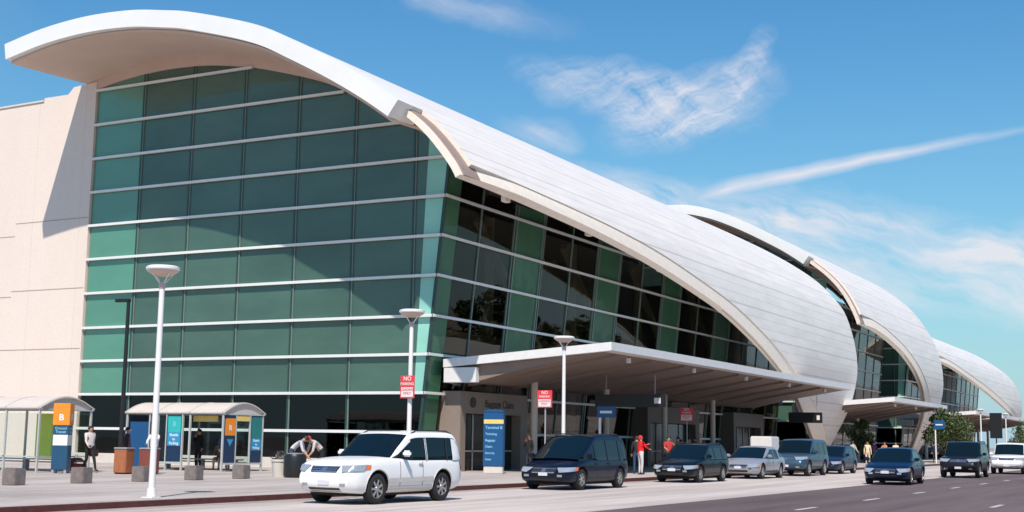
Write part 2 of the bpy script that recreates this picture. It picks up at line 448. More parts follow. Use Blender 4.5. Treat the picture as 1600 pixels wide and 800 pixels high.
# ------------------------------------------------------------------ terminal roofs
def cr(P, n=10):
    P = [tuple(2*a-b for a, b in zip(P[0], P[1]))]+list(P)+[tuple(2*a-b for a, b in zip(P[-1], P[-2]))]
    out = []
    for i in range(1, len(P)-2):
        for k in range(n):
            t = k/n; a, b, c, d = P[i-1:i+3]
            out.append(tuple(.5*((2*b[q])+(c[q]-a[q])*t+(2*a[q]-5*b[q]+4*c[q]-d[q])*t*t+(3*b[q]-a[q]-3*c[q]+d[q])*t**3) for q in (0, 1)))
    out.append(P[-2])
    return out
def lerp_tab(tab, x):
    if x <= tab[0][0]: return tab[0][1]
    for (a, b), (c, d) in zip(tab, tab[1:]):
        if x <= c:
            t = (x-a)/(c-a); return b+(d-b)*t
    return tab[-1][1]
def smooth_tab(tab, x, h=1.2):
    return sum(lerp_tab(tab, x+h*k) for k in (-2, -1, 0, 1, 2))/5
class Prof:
    def __init__(s, pts, n=10):
        s.n = n; s.q = cr(pts, n); s.smax = len(pts)-1
        s.arc = [0]
        for a, b in zip(s.q, s.q[1:]): s.arc.append(s.arc[-1]+math.dist(a, b))
    def raw(s, t):
        t = max(0, min(t, s.smax))*s.n; i = min(int(t), len(s.q)-2); f = t-i
        a, b = s.q[i], s.q[i+1]
        return (a[0]+(b[0]-a[0])*f, a[1]+(b[1]-a[1])*f)
    def at(s, t, off=0):
        t = max(.0, min(t, s.smax)); p = s.raw(t)
        if not off: return p
        a, b = s.raw(t-.3), s.raw(t+.3)
        tx, tz = b[0]-a[0], b[1]-a[1]; L = math.hypot(tx, tz)
        return (p[0]+tz/L*off, p[1]-tx/L*off)
    def arcl(s, t):
        t = max(0, min(t, s.smax))*s.n; i = min(int(t), len(s.q)-2)
        return s.arc[i]+(s.arc[i+1]-s.arc[i])*(t-i)
P1 = Prof([(53.2, 21.04), (50.5, 21.5), (47.6, 21.7), (44.8, 21.6), (42.7, 21.3), (40.7, 20.9), (37.0, 19.8), (34.6, 18.65), (32.2, 17.35), (30.2, 16.1), (28.6, 14.9), (27.4, 13.6), (26.6, 12.4), (26.15, 10.8), (25.95, 9.2), (25.95, 7.5), (26.3, 5.8), (27.0, 4.0), (28.2, 1.8), (29.2, 0)])
P2 = Prof([(53.4, 21.6), (50.5, 22.2), (47.6, 22.7), (44.8, 22.85), (42, 22.8), (40.4, 22.6), (38.3, 22.0), (36, 21.0), (33.7, 19.8), (31.4, 18.45), (28.8, 16.5), (27.2, 14.7), (26.1, 12.6), (25.6, 10.8), (25.4, 9.2), (25.5, 7.5), (26.0, 5.8), (26.8, 4.0), (28.0, 1.8), (29.0, 0)])
P3 = Prof([(53, 17.9), (50.5, 18.3), (47.6, 18.5), (44.8, 18.5), (42.7, 18.35), (40.7, 18.0), (37.0, 17.1), (34.6, 16.4), (32.2, 15.5), (30.2, 14.7), (28.6, 13.8), (27.3, 12.7), (26.6, 11.8), (26.15, 10.6), (25.95, 9.2), (25.95, 7.5), (26.3, 5.8), (27.0, 4.0), (28.2, 1.8), (29.2, 0)])
# off < 0 moves a point towards the inside of the building
def shell(mb, P, sfun, xfun, o_out, o_in, nu=60, nv=44, uv=False, rim_mi=0, edge=None):
    """closed curved slab. t in 0..1 along X, w in 0..1 along the profile."""
    def pt(t, w, off):
        s = sfun(t, w); y, z = P.at(s, off if edge is None or off > -.2 or off < -.45 else edge(t, w)); return (xfun(t, s), y, max(z, .0))
    uvf = (lambda t, w: (xfun(t, sfun(t, w)), P.arcl(sfun(t, w)))) if uv else None
    mb.cm = 0
    mb.grid(lambda t, w: pt(t, w, o_out), nu, nv, uvf)
    mb.cm = rim_mi
    mb.grid(lambda t, w: pt(t, w, o_in), nu, nv, flip=True)
    for w in (0, 1):
        mb.grid(lambda t, e: pt(t, w, o_out+(o_in-o_out)*e), nu, 1, flip=(w == 0))
    for t in (0, 1):
        mb.grid(lambda w, e: pt(t, w, o_out+(o_in-o_out)*e), nv, 1, flip=(t == 1))
    return mb

ZL = [1.85, 3.6, 5.32, 7.05, 8.87, 10.68, 12.48, 14.28, 16.1, 17.95, 19.85]
def lean(z): return 31.5-.1*z
def terminal(P, xf, xs, xg, cut, endtab, label, bayw, detail, frits, xend_glass, name='terminal_building', wall_y=52.3):
    """xf: front of the overhang, xs: front edge of the roof skin near the street, xg: plane of the end glazing"""
    T = root(name, (xg, wall_y, 0)); off = Vector((xg, wall_y, 0))
    tag(T, label, 'airport terminal', 'curved roof halls of the airport terminal')
    def sh(mb): mb.v = [(p[0]-off.x, p[1]-off.y, p[2]-off.z) for p in mb.v]; return mb
    def put(mb, nm, mt, par=None, **k): return sh(mb).build(nm, mt, par or T, **k)
    xm = sum(b for a, b in endtab)/len(endtab)
    nu, nv = (90, 60) if detail else (44, 40)
    scut = lambda x: smooth_tab(cut, x, (xm-xs)/60)
    mb = MB(); S0 = 9.5
    sf = lambda t, w: w*min(P.smax, scut(xs+t*(xm-xs)))
    xfun = lambda t, s: xs+t*(smooth_tab(endtab, s, .5)-xs)
    shell(mb, P, sf, xfun, 0, -.17, nu, nv, uv=True, rim_mi=1)
    roof = put(mb, 'roof', [M_ROOF, M_LIP], smooth=True, fix=True, angle=30)
    # front overhang slab with its white fascia
    mb = MB()
    shell(mb, P, lambda t, w: w*S0, lambda t, s: xf+t*(xs-.01-xf), .004, -.82, 2, nv)
    put(mb, 'fascia', M_FASCIA, roof, smooth=True, angle=30)
    mb = MB()
    def soff(t, w, e=0):
        y, z = P.at(w*S0, -(.82-.25*t)-.03-e); return (xf+.35+t*(xg+.3-xf-.35), y, z)
    mb.grid(lambda t, w: soff(t, w), 2, nv); mb.grid(lambda t, w: soff(t, w, .12), 2, nv, flip=True)
    for t in (0, 1): mb.grid(lambda w, e: soff(t, w, .12*e), nv, 1)
    for w in (0, 1): mb.grid(lambda t, e: soff(t, w, .12*e), 2, 1)
    put(mb, 'soffit', M_SOFFIT, roof, smooth=True, angle=30)
    # lip: inner leaf of the roof edge, below a dark groove
    mb = MB()
    sfl = lambda t, w: 8.9+w*(min(P.smax, scut(xs+t*(xm-xs)))+.42-8.9)
    shell(mb, P, sfl, lambda t, s: xf+.95+t*(smooth_tab(endtab, s, .5)-1.2-xf-.95), -.24, -.50, nu, 20, edge=lambda t, w: -.24+.185*max(0, min(1, (t*(xm-xf)-.6)/4.5))**.7)
    put(mb, 'roof_lip', M_LIP, roof, smooth=True, angle=30)
    mb = MB()
    shell(mb, P, sfl, lambda t, s: xf+1.15+t*(smooth_tab(endtab, s, .5)-1.4-xf-1.15), -.175, -.235, nu, 20)
    put(mb, 'roof_groove', M_GROOVE, roof, smooth=True, angle=30)
    if detail:
        for x in (50.5, 59.0, 68.0, 77.5):
            s = scut(x)+.12; y, z = P.at(s, -.9)
            put(MB().box(x, x+.45, y-.12, y+.14, z-.18, z+.1), 'bracket', M_LIP, roof, bevel=.02)
    # arch beam over the end glazing
    mb = MB()
    s1 = 10.6
    def bm_(w, o, x): y, z = P.at(w*s1, o); return (x, y, z)
    for x, fl in ((xg, False), (xg+.45, True)): mb.grid(lambda w, e: bm_(w, -.45-.8*e, x), nv, 1, flip=fl)
    mb.grid(lambda w, e: bm_(w, -1.25, xg+.45*e), nv, 1); mb.grid(lambda w, e: bm_(w, -.45, xg+.45*e), nv, 1, flip=True)
    for w in (0, 1): mb.grid(lambda t, e: bm_(w, -.45-.8*t, xg+.45*e), 1, 1)
    put(mb, 'arch_beam', M_SOFFIT, smooth=True, angle=30)
    # top of end glazing: inner beam line as z(y)
    tab = sorted((P.at(k*.1, -1.2)) for k in range(0, 112))
    ztop = lambda y: lerp_tab(tab, y)
    ys = [31.98+3.39*k for k in range(6)]
    edges = [None]+ys[0:]+[wall_y]
    ys_b = ys+[wall_y]
    def strip(y0, y1, z0, z1f, x, nm, mt, par, slopeleft=False):
        n = 6; top = []; bot = []
        for k in range(n+1):
            y = y0+(y1-y0)*k/n; top.append((y, z1f(y))); bot.append((y, z0))
        if slopeleft: bot[0] = (lean(z0), z0); top[0] = (lean(z1f(30.2)), z1f(30.2))
        mb = MB().prism(bot+top[::-1], 'x', x, x+.03)
        return put(mb, nm, mt, par)
    gz = root('end_glazing'); gz.parent = T
    bays = [(lean(8), ys[0])]+list(zip(ys_b, ys_b[1:]))
    for i, (y0, y1) in enumerate(bays):
        for (z0, z1, kind) in ((.6, 3.58, 'c'), (3.62, None, 'f')):
            zf = (lambda y, z1=z1: z1) if z1 else ztop
            if i == 0:
                mt = M_DARKGL if kind == 'c' else M_FRIT_MINT_BACKLIT
                n = 8; zt = zf(30.4)
                zz = [z0+(zt-z0)*k/n for k in range(n+1)]
                poly = [(lean(z)+.02, z) for z in zz]+[(y1-.04, zf(y1)), (y1-.04, z0)]
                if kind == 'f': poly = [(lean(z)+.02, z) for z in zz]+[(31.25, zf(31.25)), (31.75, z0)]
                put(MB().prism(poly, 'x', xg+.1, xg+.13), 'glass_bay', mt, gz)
                if kind == 'f':
                    poly = [(31.25, zf(31.25)), (y1-.04, zf(y1)), (y1-.04, z0), (31.75, z0)]
                    put(MB().prism(poly, 'x', xg+.1, xg+.13), 'glass_bay', M_FRIT, gz)
            else:
                mt = M_DARKGL if kind == 'c' else (M_FRIT_BACKLIT if i == len(bays)-1 else M_FRIT)
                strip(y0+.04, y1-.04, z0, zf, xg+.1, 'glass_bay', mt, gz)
    for y in ys:
        put(MB().box(xg+.03, xg+.22, y-.05, y+.05, .6, ztop(y)), 'mullion', M_MULL, gz)
        put(MB().box(xg+.04, xg+.2, y-.10, y-.052, .6, ztop(y)-.02), 'mullion', M_MULLG, gz)
    for z in ZL:
        ya = lean(z)
        yl = [y for y, q in tab if q > z+.02 and y > 29]
        if not yl: continue
        y0 = max(ya-.06, min(yl)); y1 = min(wall_y, max(yl))
        if y1-y0 < .5: continue
        put(MB().box(xg-.1, xg+.02, y0, y1, z-.065, z+.065), 'transom', M_TRANSOM, gz)
    put(MB().box(xg-.25, xg+.3, 31.2, wall_y, .1, .6), 'plinth', M_STONE, gz, bevel=.02)
    # street glazing, leaning outwards
    sg = root('street_glazing'); sg.parent = T
    ztp = lambda x: 14.6 if P is not P3 else 12.6
    nb = int((xend_glass-xg)/bayw)
    zt = ztp(0)
    def sstrip(x0, x1, z0, z1, nm, mt, yo=0.0, th=.03, par=sg):
        poly = [(lean(z0)+yo, z0), (lean(z1)+yo, z1), (lean(z1)+yo+th, z1), (lean(z0)+yo+th, z0)]
        return put(MB().prism(poly, 'x', x0, x1), nm, mt, par)
    for i in range(nb):
        x0 = xg+.14+i*bayw; x1 = x0+bayw-.0
        if i == 0:
            sstrip(x0, x0+1.25, .6, zt, 'glass_bay', M_FRITS, .06); sstrip(x0+1.27, x1-.03, .6, zt, 'glass_bay', M_CLEAR, .06)
        elif i in frits:
            sstrip(x0+.25, x1-.25, 4.9, zt, 'glass_bay', M_FRITS, .06)
            sstrip(x0+.25, x1-.25, .6, 4.9, 'glass_bay', M_CLEAR, .06)
            sstrip(x0, x0+.22, .6, zt, 'glass_bay', M_CLEAR, .06); sstrip(x1-.22, x1-.03, .6, zt, 'glass_bay', M_CLEAR, .06)
            for xx in (x0+.235, x1-.235): sstrip(xx-.04, xx+.04, .6, zt, 'mullion', M_MULLG, 0, .12)
        else: sstrip(x0, x1-.03, .6, zt, 'glass_bay', M_CLEAR, .06)
        sstrip(x1-.045, x1+.015, .6, zt, 'mullion', M_MULLG, .005, .12)
    sstrip(xg+.02, xg+.13, .6, zt, 'corner_post', M_MULL, -.01, .14)
    for z in ZL:
        if z > zt: break
        y = lean(z)
        put(MB().box(xg-.1, xg+nb*bayw, y-.11, y-.01, z-.06, z+.06), 'transom', M_TRANSOM, sg)
    # interior
    it = root('interior'); it.parent = T
    xe = xend_glass
    zc = 12.0
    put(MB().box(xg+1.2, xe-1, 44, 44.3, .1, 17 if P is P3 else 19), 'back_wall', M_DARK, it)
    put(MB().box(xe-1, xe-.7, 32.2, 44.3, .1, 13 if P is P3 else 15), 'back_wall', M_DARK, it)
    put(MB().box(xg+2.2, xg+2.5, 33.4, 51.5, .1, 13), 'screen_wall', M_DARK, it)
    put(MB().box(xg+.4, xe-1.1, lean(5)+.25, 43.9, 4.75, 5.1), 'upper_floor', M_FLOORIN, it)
    if detail:
        put(MB().box(xg+.9, xg+12, 32.4, 32.6, 5.11, 6.75), 'parapet', M_TERRA, it)
    mbt = MB()
    k = 0
    x = xg+7
    while x < xe-8:
        put(MB().bar((x, 32.6, 12.6 if P is not P3 else 10.5), (x+9, 32.9, 5.4), .34, .34), 'brace', M_STEEL, it)
        put(MB().bar((x+4.5, 33.2, 5.2), (x+9, 33.4, 11.8 if P is not P3 else 10), .22, .22), 'brace', M_STEEL, it)
        put(MB().tube([(x+2, 33.0, .1), (x+2, 33.0, 13 if P is not P3 else 11)], .28), 'column', M_STEEL, it, smooth=True)
        x += 10.0
    # inner ceiling lining
    mb = MB()
    def cel(t, w, e=0):
        y, z = P.at(2.0+w*9.2, -1.35-e); return (xg+.6+t*(xe-1.5-xg), y, z)
    mb.grid(lambda t, w: cel(t, w), 4, 24); mb.grid(lambda t, w: cel(t, w, .1), 4, 24, flip=True)
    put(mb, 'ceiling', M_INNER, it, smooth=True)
    for q in range(int((xe-xg)/3.3)-2):
        xx = xg+2+q*3.3; mb = MB()
        mb.tube([(xx, *P.at(5+.5*k, -1.62)) for k in range(12)], .12, 6)
        put(mb, 'ceiling_rib', M_STEEL, it, smooth=True)
    return T

cut1 = [(46.4, 11.57), (50, 11.62), (53.8, 11.75), (59.3, 11.95), (65.4, 12.28), (70, 12.66), (77, 13.35), (82.7, 14.2), (90.7, 15.5), (97, 16.68), (102, 17.33), (106, 17.9), (108.4, 18.5), (110, 19)]
end1 = [(0, 106.5), (7.8, 106.6), (9.2, 106.5), (10.5, 107.0), (12.2, 107.4), (13.4, 108.4), (14.6, 108.7), (15.6, 109.1), (16.5, 108.9), (19, 109.4)]
T1 = terminal(P1, 44.5, 46.45, 50.0, cut1, end1, 'nearest curved white roof hall with tall green glass end wall', 3.34, True, (2, 5, 8, 11), 106.5)
cut2 = [(111, 12.02), (116, 12.08), (120.3, 12.3), (126.2, 12.85), (131.2, 13.7), (135.5, 14.7), (139, 15.75), (141.5, 17.0), (144, 19)]
end2 = [(0, 147), (7, 147), (8.8, 146), (10.4, 141.5), (11.6, 142.5), (12.4, 144), (14.6, 144.2), (16, 145.5), (19, 146)]
T2 = terminal(P2, 109.6, 111.2, 114.8, cut2, end2, 'middle white roof hall rising just beyond the nearest hall', 3.4, False, (20,), 141.5)
cut3 = [(147.6, 12.3), (155, 12.6), (161, 13.05), (176.3, 14.1), (194, 15.36), (202, 16.3), (208, 17.5), (212, 19)]
end3 = [(0, 184), (7, 186), (9, 190), (10.5, 196), (12, 205), (13, 207), (14.3, 212), (16, 213), (19, 213)]
T3 = terminal(P3, 145.9, 147.6, 151, cut3, end3, 'farthest white roof hall at the right edge, lowest of the three', 3.6, False, (40,), 203)

# pink side wall
wall = root('side_wall', (50.25, 60, 0))
tag(wall, 'tall pinkish cream wall at the far left of the nearest hall', 'wall')
w = MB().prism([(2.3-10, 0), (18, 0), (18, 19.45), (-3.8, 19.66), (-3.8, 19.88), (-5.6, 19.88), (-6.0, 20.25), (-7.68, 20.35), (-7.68, 0)], 'x', -.3, 20)
w.build('wall_panel', M_PINK, wall)
MB().prism([(18.05, 19.44), (18.05, 19.56), (-3.8, 19.77), (-3.8, 19.67)], 'x', -.36, 0).build('coping', M_STONE, wall)
for z, ya, yb in ((12.95, -7.6, -2.2), (12.25, -2.2, 18), (9.2, -7.6, -2.2), (8.9, -2.2, 18), (6, -7.6, 18)):
    MB().box(-.312, -.3, ya, yb, z-.02, z+.02).build('panel_joint', mat('joint', (.42, .33, .28), .8), wall)

# ------------------------------------------------------------------ canopies
def canopy(x0, x1, label, ztop0=5.75, wedge=True, brackets=0):
    c = root('entrance_canopy', (x0, 22.5, 0)); tag(c, label, 'canopy', 'flat white canopies over the pavement')
    D = 8.3
    sec_top = [(0, ztop0), (D, ztop0-.6)]
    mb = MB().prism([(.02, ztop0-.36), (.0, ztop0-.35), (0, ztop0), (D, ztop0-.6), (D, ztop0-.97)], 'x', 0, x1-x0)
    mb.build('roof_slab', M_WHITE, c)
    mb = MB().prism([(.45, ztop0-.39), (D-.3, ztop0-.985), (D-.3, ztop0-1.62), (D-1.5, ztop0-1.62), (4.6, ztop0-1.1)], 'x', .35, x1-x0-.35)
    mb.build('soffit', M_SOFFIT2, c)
    MB().box(.02, .34, D-1.7, D-.02, ztop0-1.66, ztop0-.98).build('end_cap', M_WHITE, c, bevel=.02)
    for i in range(int((x1-x0)/8.4)):
        MB().tube([(5+i*8.4, 6.2, -.02), (5+i*8.4, 6.2, ztop0-1.3)], .17, 14).build('column', M_STEEL, c, smooth=True)
    n = int((x1-x0)/4.2)
    for i in range(n):
        x = 1.6+i*4.2
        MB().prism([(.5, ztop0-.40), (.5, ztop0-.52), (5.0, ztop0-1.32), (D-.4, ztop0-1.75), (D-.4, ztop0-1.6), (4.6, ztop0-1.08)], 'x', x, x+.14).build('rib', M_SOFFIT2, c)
        if brackets and i % 2 == 0:
            MB().lathe([(0, 0), (.11, 0), (.11, .22), (0, .22)], 12, (x+2, .75, ztop0-.68)).build('downlight', M_WHITE, c, smooth=True)
    return c
canopy(51.0, 92.5, 'long flat white canopy along the nearest hall', brackets=1)
canopy(106.5, 129.5, 'flat white canopy beneath the middle hall', 5.42, brackets=1)
canopy(146.5, 162, 'small white canopy left of the far lamps', 5.4)
canopy(166, 200, 'farthest white canopy at the right edge', 5.4)

# ------------------------------------------------------------------ entrances below the long canopy
M_DOOR = mat('door_glass_dark', (.03, .028, .025), .15)
M_INK = mat('dark_lettering', (.05, .04, .04), .6)
M_WTXT = mat('white_lettering', (.8, .82, .85), .5)
def portal(par_label, x0, x1, txt=None):
    p = root('entrance_portal', (x0, 30.6, 0)); tag(p, par_label, 'entrance')
    w = x1-x0; m = MB()
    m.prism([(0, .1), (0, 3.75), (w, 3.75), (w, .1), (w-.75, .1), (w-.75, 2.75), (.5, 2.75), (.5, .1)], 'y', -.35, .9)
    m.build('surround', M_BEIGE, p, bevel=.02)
    n = 4; dw = (w-1.3)/n
    for i in range(n):
        d = MB().box(.52+i*dw, .5+(i+1)*dw-.04, .1, .14, .14, 2.72).build('door', M_DOOR, p)
        MB().box(.52+i*dw, .58+i*dw, .05, .095, .14, 2.72).build('door_frame', M_STEEL, d)
        MB().box(.52+i*dw, .48+(i+1)*dw, .05, .095, 1.0, 1.06).build('push_bar', M_STEEL, d)
    if txt:
        MB().lathe([(0, -.4), (.24, -.4), (.24, -.352), (0, -.352)], 24, (1.1, 0, 3.25), 'y').build('roundel', M_INK, p)
        text_mesh(txt, .5, M_INK, 'lettering', p, (w*.56, -.36, 3.22), (1, 0, 0), (0, 0, 1))
    return p
portal('beige entrance portal with dark lettering beside the tall blue pylon', 51.7, 58.3, 'Baggage Claim')
M_BEIGE = mat('portal_beige_shaded', (.15, .12, .105), .6, var=.08)  # darker copy of the beige, canopy shade painted into its colour
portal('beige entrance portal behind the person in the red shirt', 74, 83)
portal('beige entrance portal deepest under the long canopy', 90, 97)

# ------------------------------------------------------------------ street lamps
M_LAMP = mat('lamp_white', (.78, .74, .72), .35, var=.03)
M_LENS = mat('lamp_lens', (.62, .45, .38), .4)
M_BLACK = mat('black_metal', (.012, .012, .013), .4)
def lamp():
    r = root('street_lamp'); tag(r, 'x', 'street lamp', 'white street lamps along the kerb')
    MB().box(-.16, .16, -.16, .16, 0, .03).lathe([(0, .031), (.11, .031), (.10, .22), (0, .23)], 16).build('base', M_LAMP, r, bevel=.008)
    MB().tube([(0, 0, .2), (0, 0, 4.82)], [.075, .062], 14).build('pole', M_LAMP, r, smooth=True)
    MB().lathe([(0, 4.8), (.075, 4.8), (.085, 4.9), (.05, 4.95), (0, 4.95)], 14).build('collar', M_LENS, r, smooth=True)
    for k in range(4):
        a = R(45+90*k+30)
        MB().tube([(math.cos(a)*.05, math.sin(a)*.05, 4.9), (math.cos(a)*.27, math.sin(a)*.27, 5.14)], .014, 6).build('strut', M_LAMP, r, smooth=True)
    h = MB().lathe([(0, 5.11), (.20, 5.11), (.37, 5.22), (.39, 5.24), (.39, 5.29), (.34, 5.32), (0, 5.34)], 28).build('shade', M_LAMP, r, smooth=True)
    MB().lathe([(0, 5.10), (.21, 5.10), (.355, 5.195), (.36, 5.205), (0, 5.2)], 28).build('lens', M_LENS, h, smooth=True)
    return r
L0 = lamp(); first = True
for x, y, lab in ((22.9, 21.5, 'white funnel headed street lamp nearest to the camera, standing before the shelters'), (33.7, 21.5, 'white street lamp carrying a red sign, behind the white SUV'),
                  (44.35, 21.5, 'white street lamp behind the dark minivan, before the canopy corner'), (142.6, 21.5, 'distant white street lamp above the black SUV'),
                  (160.8, 21.5, 'distant white street lamp above the white pickup truck')):
    o = L0 if first else copy_tree(L0); first = False
    o.location = (x, y, .13); o['label'] = lab
b = root('lamp_post', (36.5, 35.9, .13)); tag(b, 'thin black lamp post with a short flat arm left of the near white lamp', 'lamp post')
MB().tube([(0, 0, 0), (0, 0, 6.45)], [.09, .07], 12).build('pole', M_BLACK, b, smooth=True)
MB().bar((0, -.08, 6.42), (-.1, .55, 6.42), .16, .12).build('lamp_head', M_BLACK, b, bevel=.02)
MB().lathe([(0, 0), (.16, 0), (.14, .25), (0, .26)], 12).build('base', M_BLACK, b)

# ------------------------------------------------------------------ signs
M_RED = mat('sign_red', (.72, .05, .06), .5, var=.03)
M_SWHITE = mat('sign_white', (.75, .70, .68), .5, var=.02)
M_BLUE = mat('sign_blue', (.008, .075, .20), .45, var=.05)
M_BLUE2 = mat('sign_blue_light', (.03, .28, .5), .45, var=.05)
M_CYAN = mat('panel_cyan', (.03, .46, .44), .45, var=.05)
M_ORANGE = mat('sign_orange', (.85, .26, .02), .45, var=.04)
M_YEL = mat('sign_yellow', (.80, .55, .16), .5, var=.04)
M_GREYPOST = mat('post_grey', (.33, .32, .33), .45)
def red_sign(loc, z, w, h, label, post=True):
    s = root('red_sign', loc); tag(s, label, 'sign', 'red and white kerb signs')
    if post: MB().tube([(0.03, 0, 0), (0.03, 0, z+h/2)], .03, 8).build('post', M_GREYPOST, s, smooth=True)
    x = -.02 if post else -.13
    p = MB().box(x-.03, x, -w/2, w/2, z-h/2, z+h/2).build('plate', M_RED, s, bevel=.006)
    MB().box(x-.036, x-.031, -w*.42, w*.42, z-h*.44, z-.02*h).build('white_field', M_SWHITE, p)
    text_mesh('NO', h*.26, M_SWHITE, 'lettering', p, (x-.034, 0, z+h*.36), (0, -1, 0), (0, 0, 1), ext=.002)
    text_mesh('PARKING', h*.17, M_SWHITE, 'lettering', p, (x-.034, 0, z+h*.13), (0, -1, 0), (0, 0, 1), ext=.002)
    text_mesh('LOADING\nONLY', h*.155, M_RED, 'lettering', p, (x-.04, 0, z-h*.2), (0, -1, 0), (0, 0, 1), ext=.002)
red_sign((33.7, 21.5, .13), 2.97, .5, .68, 'red and white sign fixed to the lamp behind the white SUV', False)
red_sign((44.9, 22.55, .13), 3.0, .62, .66, 'red and white sign on its own post left of the lamp behind the minivan')
red_sign((65.3, 24.5, .13), 2.9, .7, .7, 'red and white sign in canopy shade above the dark parked sedan')
def blue_sign(loc, z, w, h, label):
    s = root('blue_sign', loc); tag(s, label, 'sign')
    MB().tube([(0, 0, 0), (0, 0, z+h/2)], .06, 10).build('post', M_LAMP, s, smooth=True)
    p = MB().box(-.1, -.065, -w, 0.1, z-h/2, z+h/2).build('plate', M_BLUE, s, bevel=.01)
    MB().box(-.106, -.101, -w*.8, -.05, z-.06, z+.05).build('white_arrow', M_SWHITE, p)
blue_sign((117.7, 21.5, .13), 3.3, .8, .8, 'small square blue sign on a pale post right of the dark blue sedan')
blue_sign((54.5, 24.6, .13), 2.75, .8, .5, 'small blue sign above the tail of the dark minivan')
def hang_sign(loc, w, h, label, drop):
    s = root('hanging_sign', loc); tag(s, label, 'sign', 'black signs hung from the canopy')
    p = MB().box(-.1, .1, -w/2, w/2, -h/2, h/2).build('sign_box', M_BLACK, s, bevel=.02)
    MB().box(-.107, -.102, -w*.44, -w*.35, -h*.22, h*.22).build('pictogram', M_SWHITE, p)
    for y in (-w*.35, w*.35): MB().tube([(0, y, h/2), (0, y, h/2+drop)], .02, 6).build('hanger', M_GREYPOST, s)
hang_sign((58, 24.6, 3.5), 3.6, .6, 'wide black sign hanging from the canopy above the person in red', .9)
hang_sign((85, 23.7, 3.3), 2.2, .68, 'black sign hanging before the white foot of the nearest roof', 1.2)

b = root('banner_post', (149.5, 21.0, .13)); tag(b, 'tall narrow black board on a post between the far lamps', 'sign')
MB().tube([(0, 0, 0), (0, 0, 2.6)], .07, 10).build('post', M_BLACK, b, smooth=True)
MB().box(-.1, .1, -.62, .62, 2.4, 5.1).build('board', M_BLACK, b, bevel=.02)
# tall blue pylon
p = root('information_pylon', (50.0, 27.55, .13), R(13)); tag(p, 'tall blue information pylon with a yellow stripe beside the lettered portal', 'pylon')
MB().box(-.13, .13, -.42, .42, 0, .3).build('plinth', M_STONE, p, bevel=.02)
bd = MB().box(-.14, .14, -.45, .45, .3, 2.62).build('panel', M_BLUE, p, bevel=.02)
MB().box(-.147, -.142, -.45, .43, 2.12, 2.3).build('stripe', M_YEL, bd)
MB().prism([(-.45, 2.625), (.45, 2.625), (.42, 2.68), (.2, 2.735), (-.2, 2.735), (-.42, 2.68)], 'x', -.14, .14).build('cap', M_BLUE, bd)
M_PALEB = mat('pale_blue_lettering', (.25, .55, .70), .5)
for i, (tx, sz) in enumerate((('Terminal B', .17), ('Ticketing', .14), ('Baggage', .14), ('Claim', .14), ('Security', .13), ('Gates', .12))):
    text_mesh(tx, sz, M_PALEB, 'lettering', bd, (-.143, .36, 1.95-i*.27), (0, -1, 0), (0, 0, 1), 'LEFT', .003)

# ------------------------------------------------------------------ shelters
M_SHROOF = mat('shelter_roof', (.60, .52, .46), .5, var=.06)
M_SHFR = mat('shelter_frame', (.46, .47, .45), .45)
M_NAVY = mat('panel_navy', (.008, .03, .08), .4)
def shelter(loc, L, label, panels):
    """gable end faces the road (-Y), long side faces -X"""
    s = root('shelter', loc); tag(s, label, 'shelter', 'glazed shelters with arched roofs')
    w, e, t = 2.5, 2.32, 2.74
    arc = [(w*k/12-.08*(1 if k == 0 else 0)+.08*(1 if k == 12 else 0), e+.06+(t-e)*math.sin(math.pi*k/12)**.8) for k in range(13)]
    inner = [(x, z-.05) for x, z in arc]
    rf = MB().prism(arc+inner[::-1], 'y', -.1, L+.1).build('roof', M_SHROOF, s)
    gp = MB().prism([(x, z-.055) for x, z in arc], 'y', -.03, 0).build('gable_panel', M_SHROOF, s)
    n = max(2, round(L/1.7))
    for k in range(n+1):
        y = L*k/n
        MB().prism([(x, z+.015) for x, z in arc]+[(x, z-.02) for x, z in arc[::-1]], 'y', y-.03, y+.03).build('roof_rib', M_SHFR, rf)
        for x in (0, w): MB().box(x-.035, x+.035, y-.035, y+.035, 0, e+.03).build('post', M_SHFR, s)
    for x in (0, w): MB().box(x-.05, x+.05, -.09, L+.09, e-.03, e+.05).build('eave_beam', M_SHFR, s)
    for y in (-.045, L): MB().box(0, w, y, y+.04, e-.04, e+.02).build('cross_beam', M_SHFR, s)
    # back glass
    for k in range(n):
        y0, y1 = L*k/n+.05, L*(k+1)/n-.05
        MB().box(w-.012, w+.012, y0, y1, .35, e-.1).build('glass_pane', M_SHELTERGL, s)
        MB().box(w-.03, w+.03, y0, y1, .3, .35).build('rail', M_SHFR, s)
    panels(s, L, w, e)
    b = MB().box(1.7, 2.1, .6, L-.5, .42, .47)
    for y in (.8, L/2, L-.7): b.box(1.8, 2.0, y, y+.05, 0, .42)
    b.build('bench', M_GREYPOST, s)
    return s
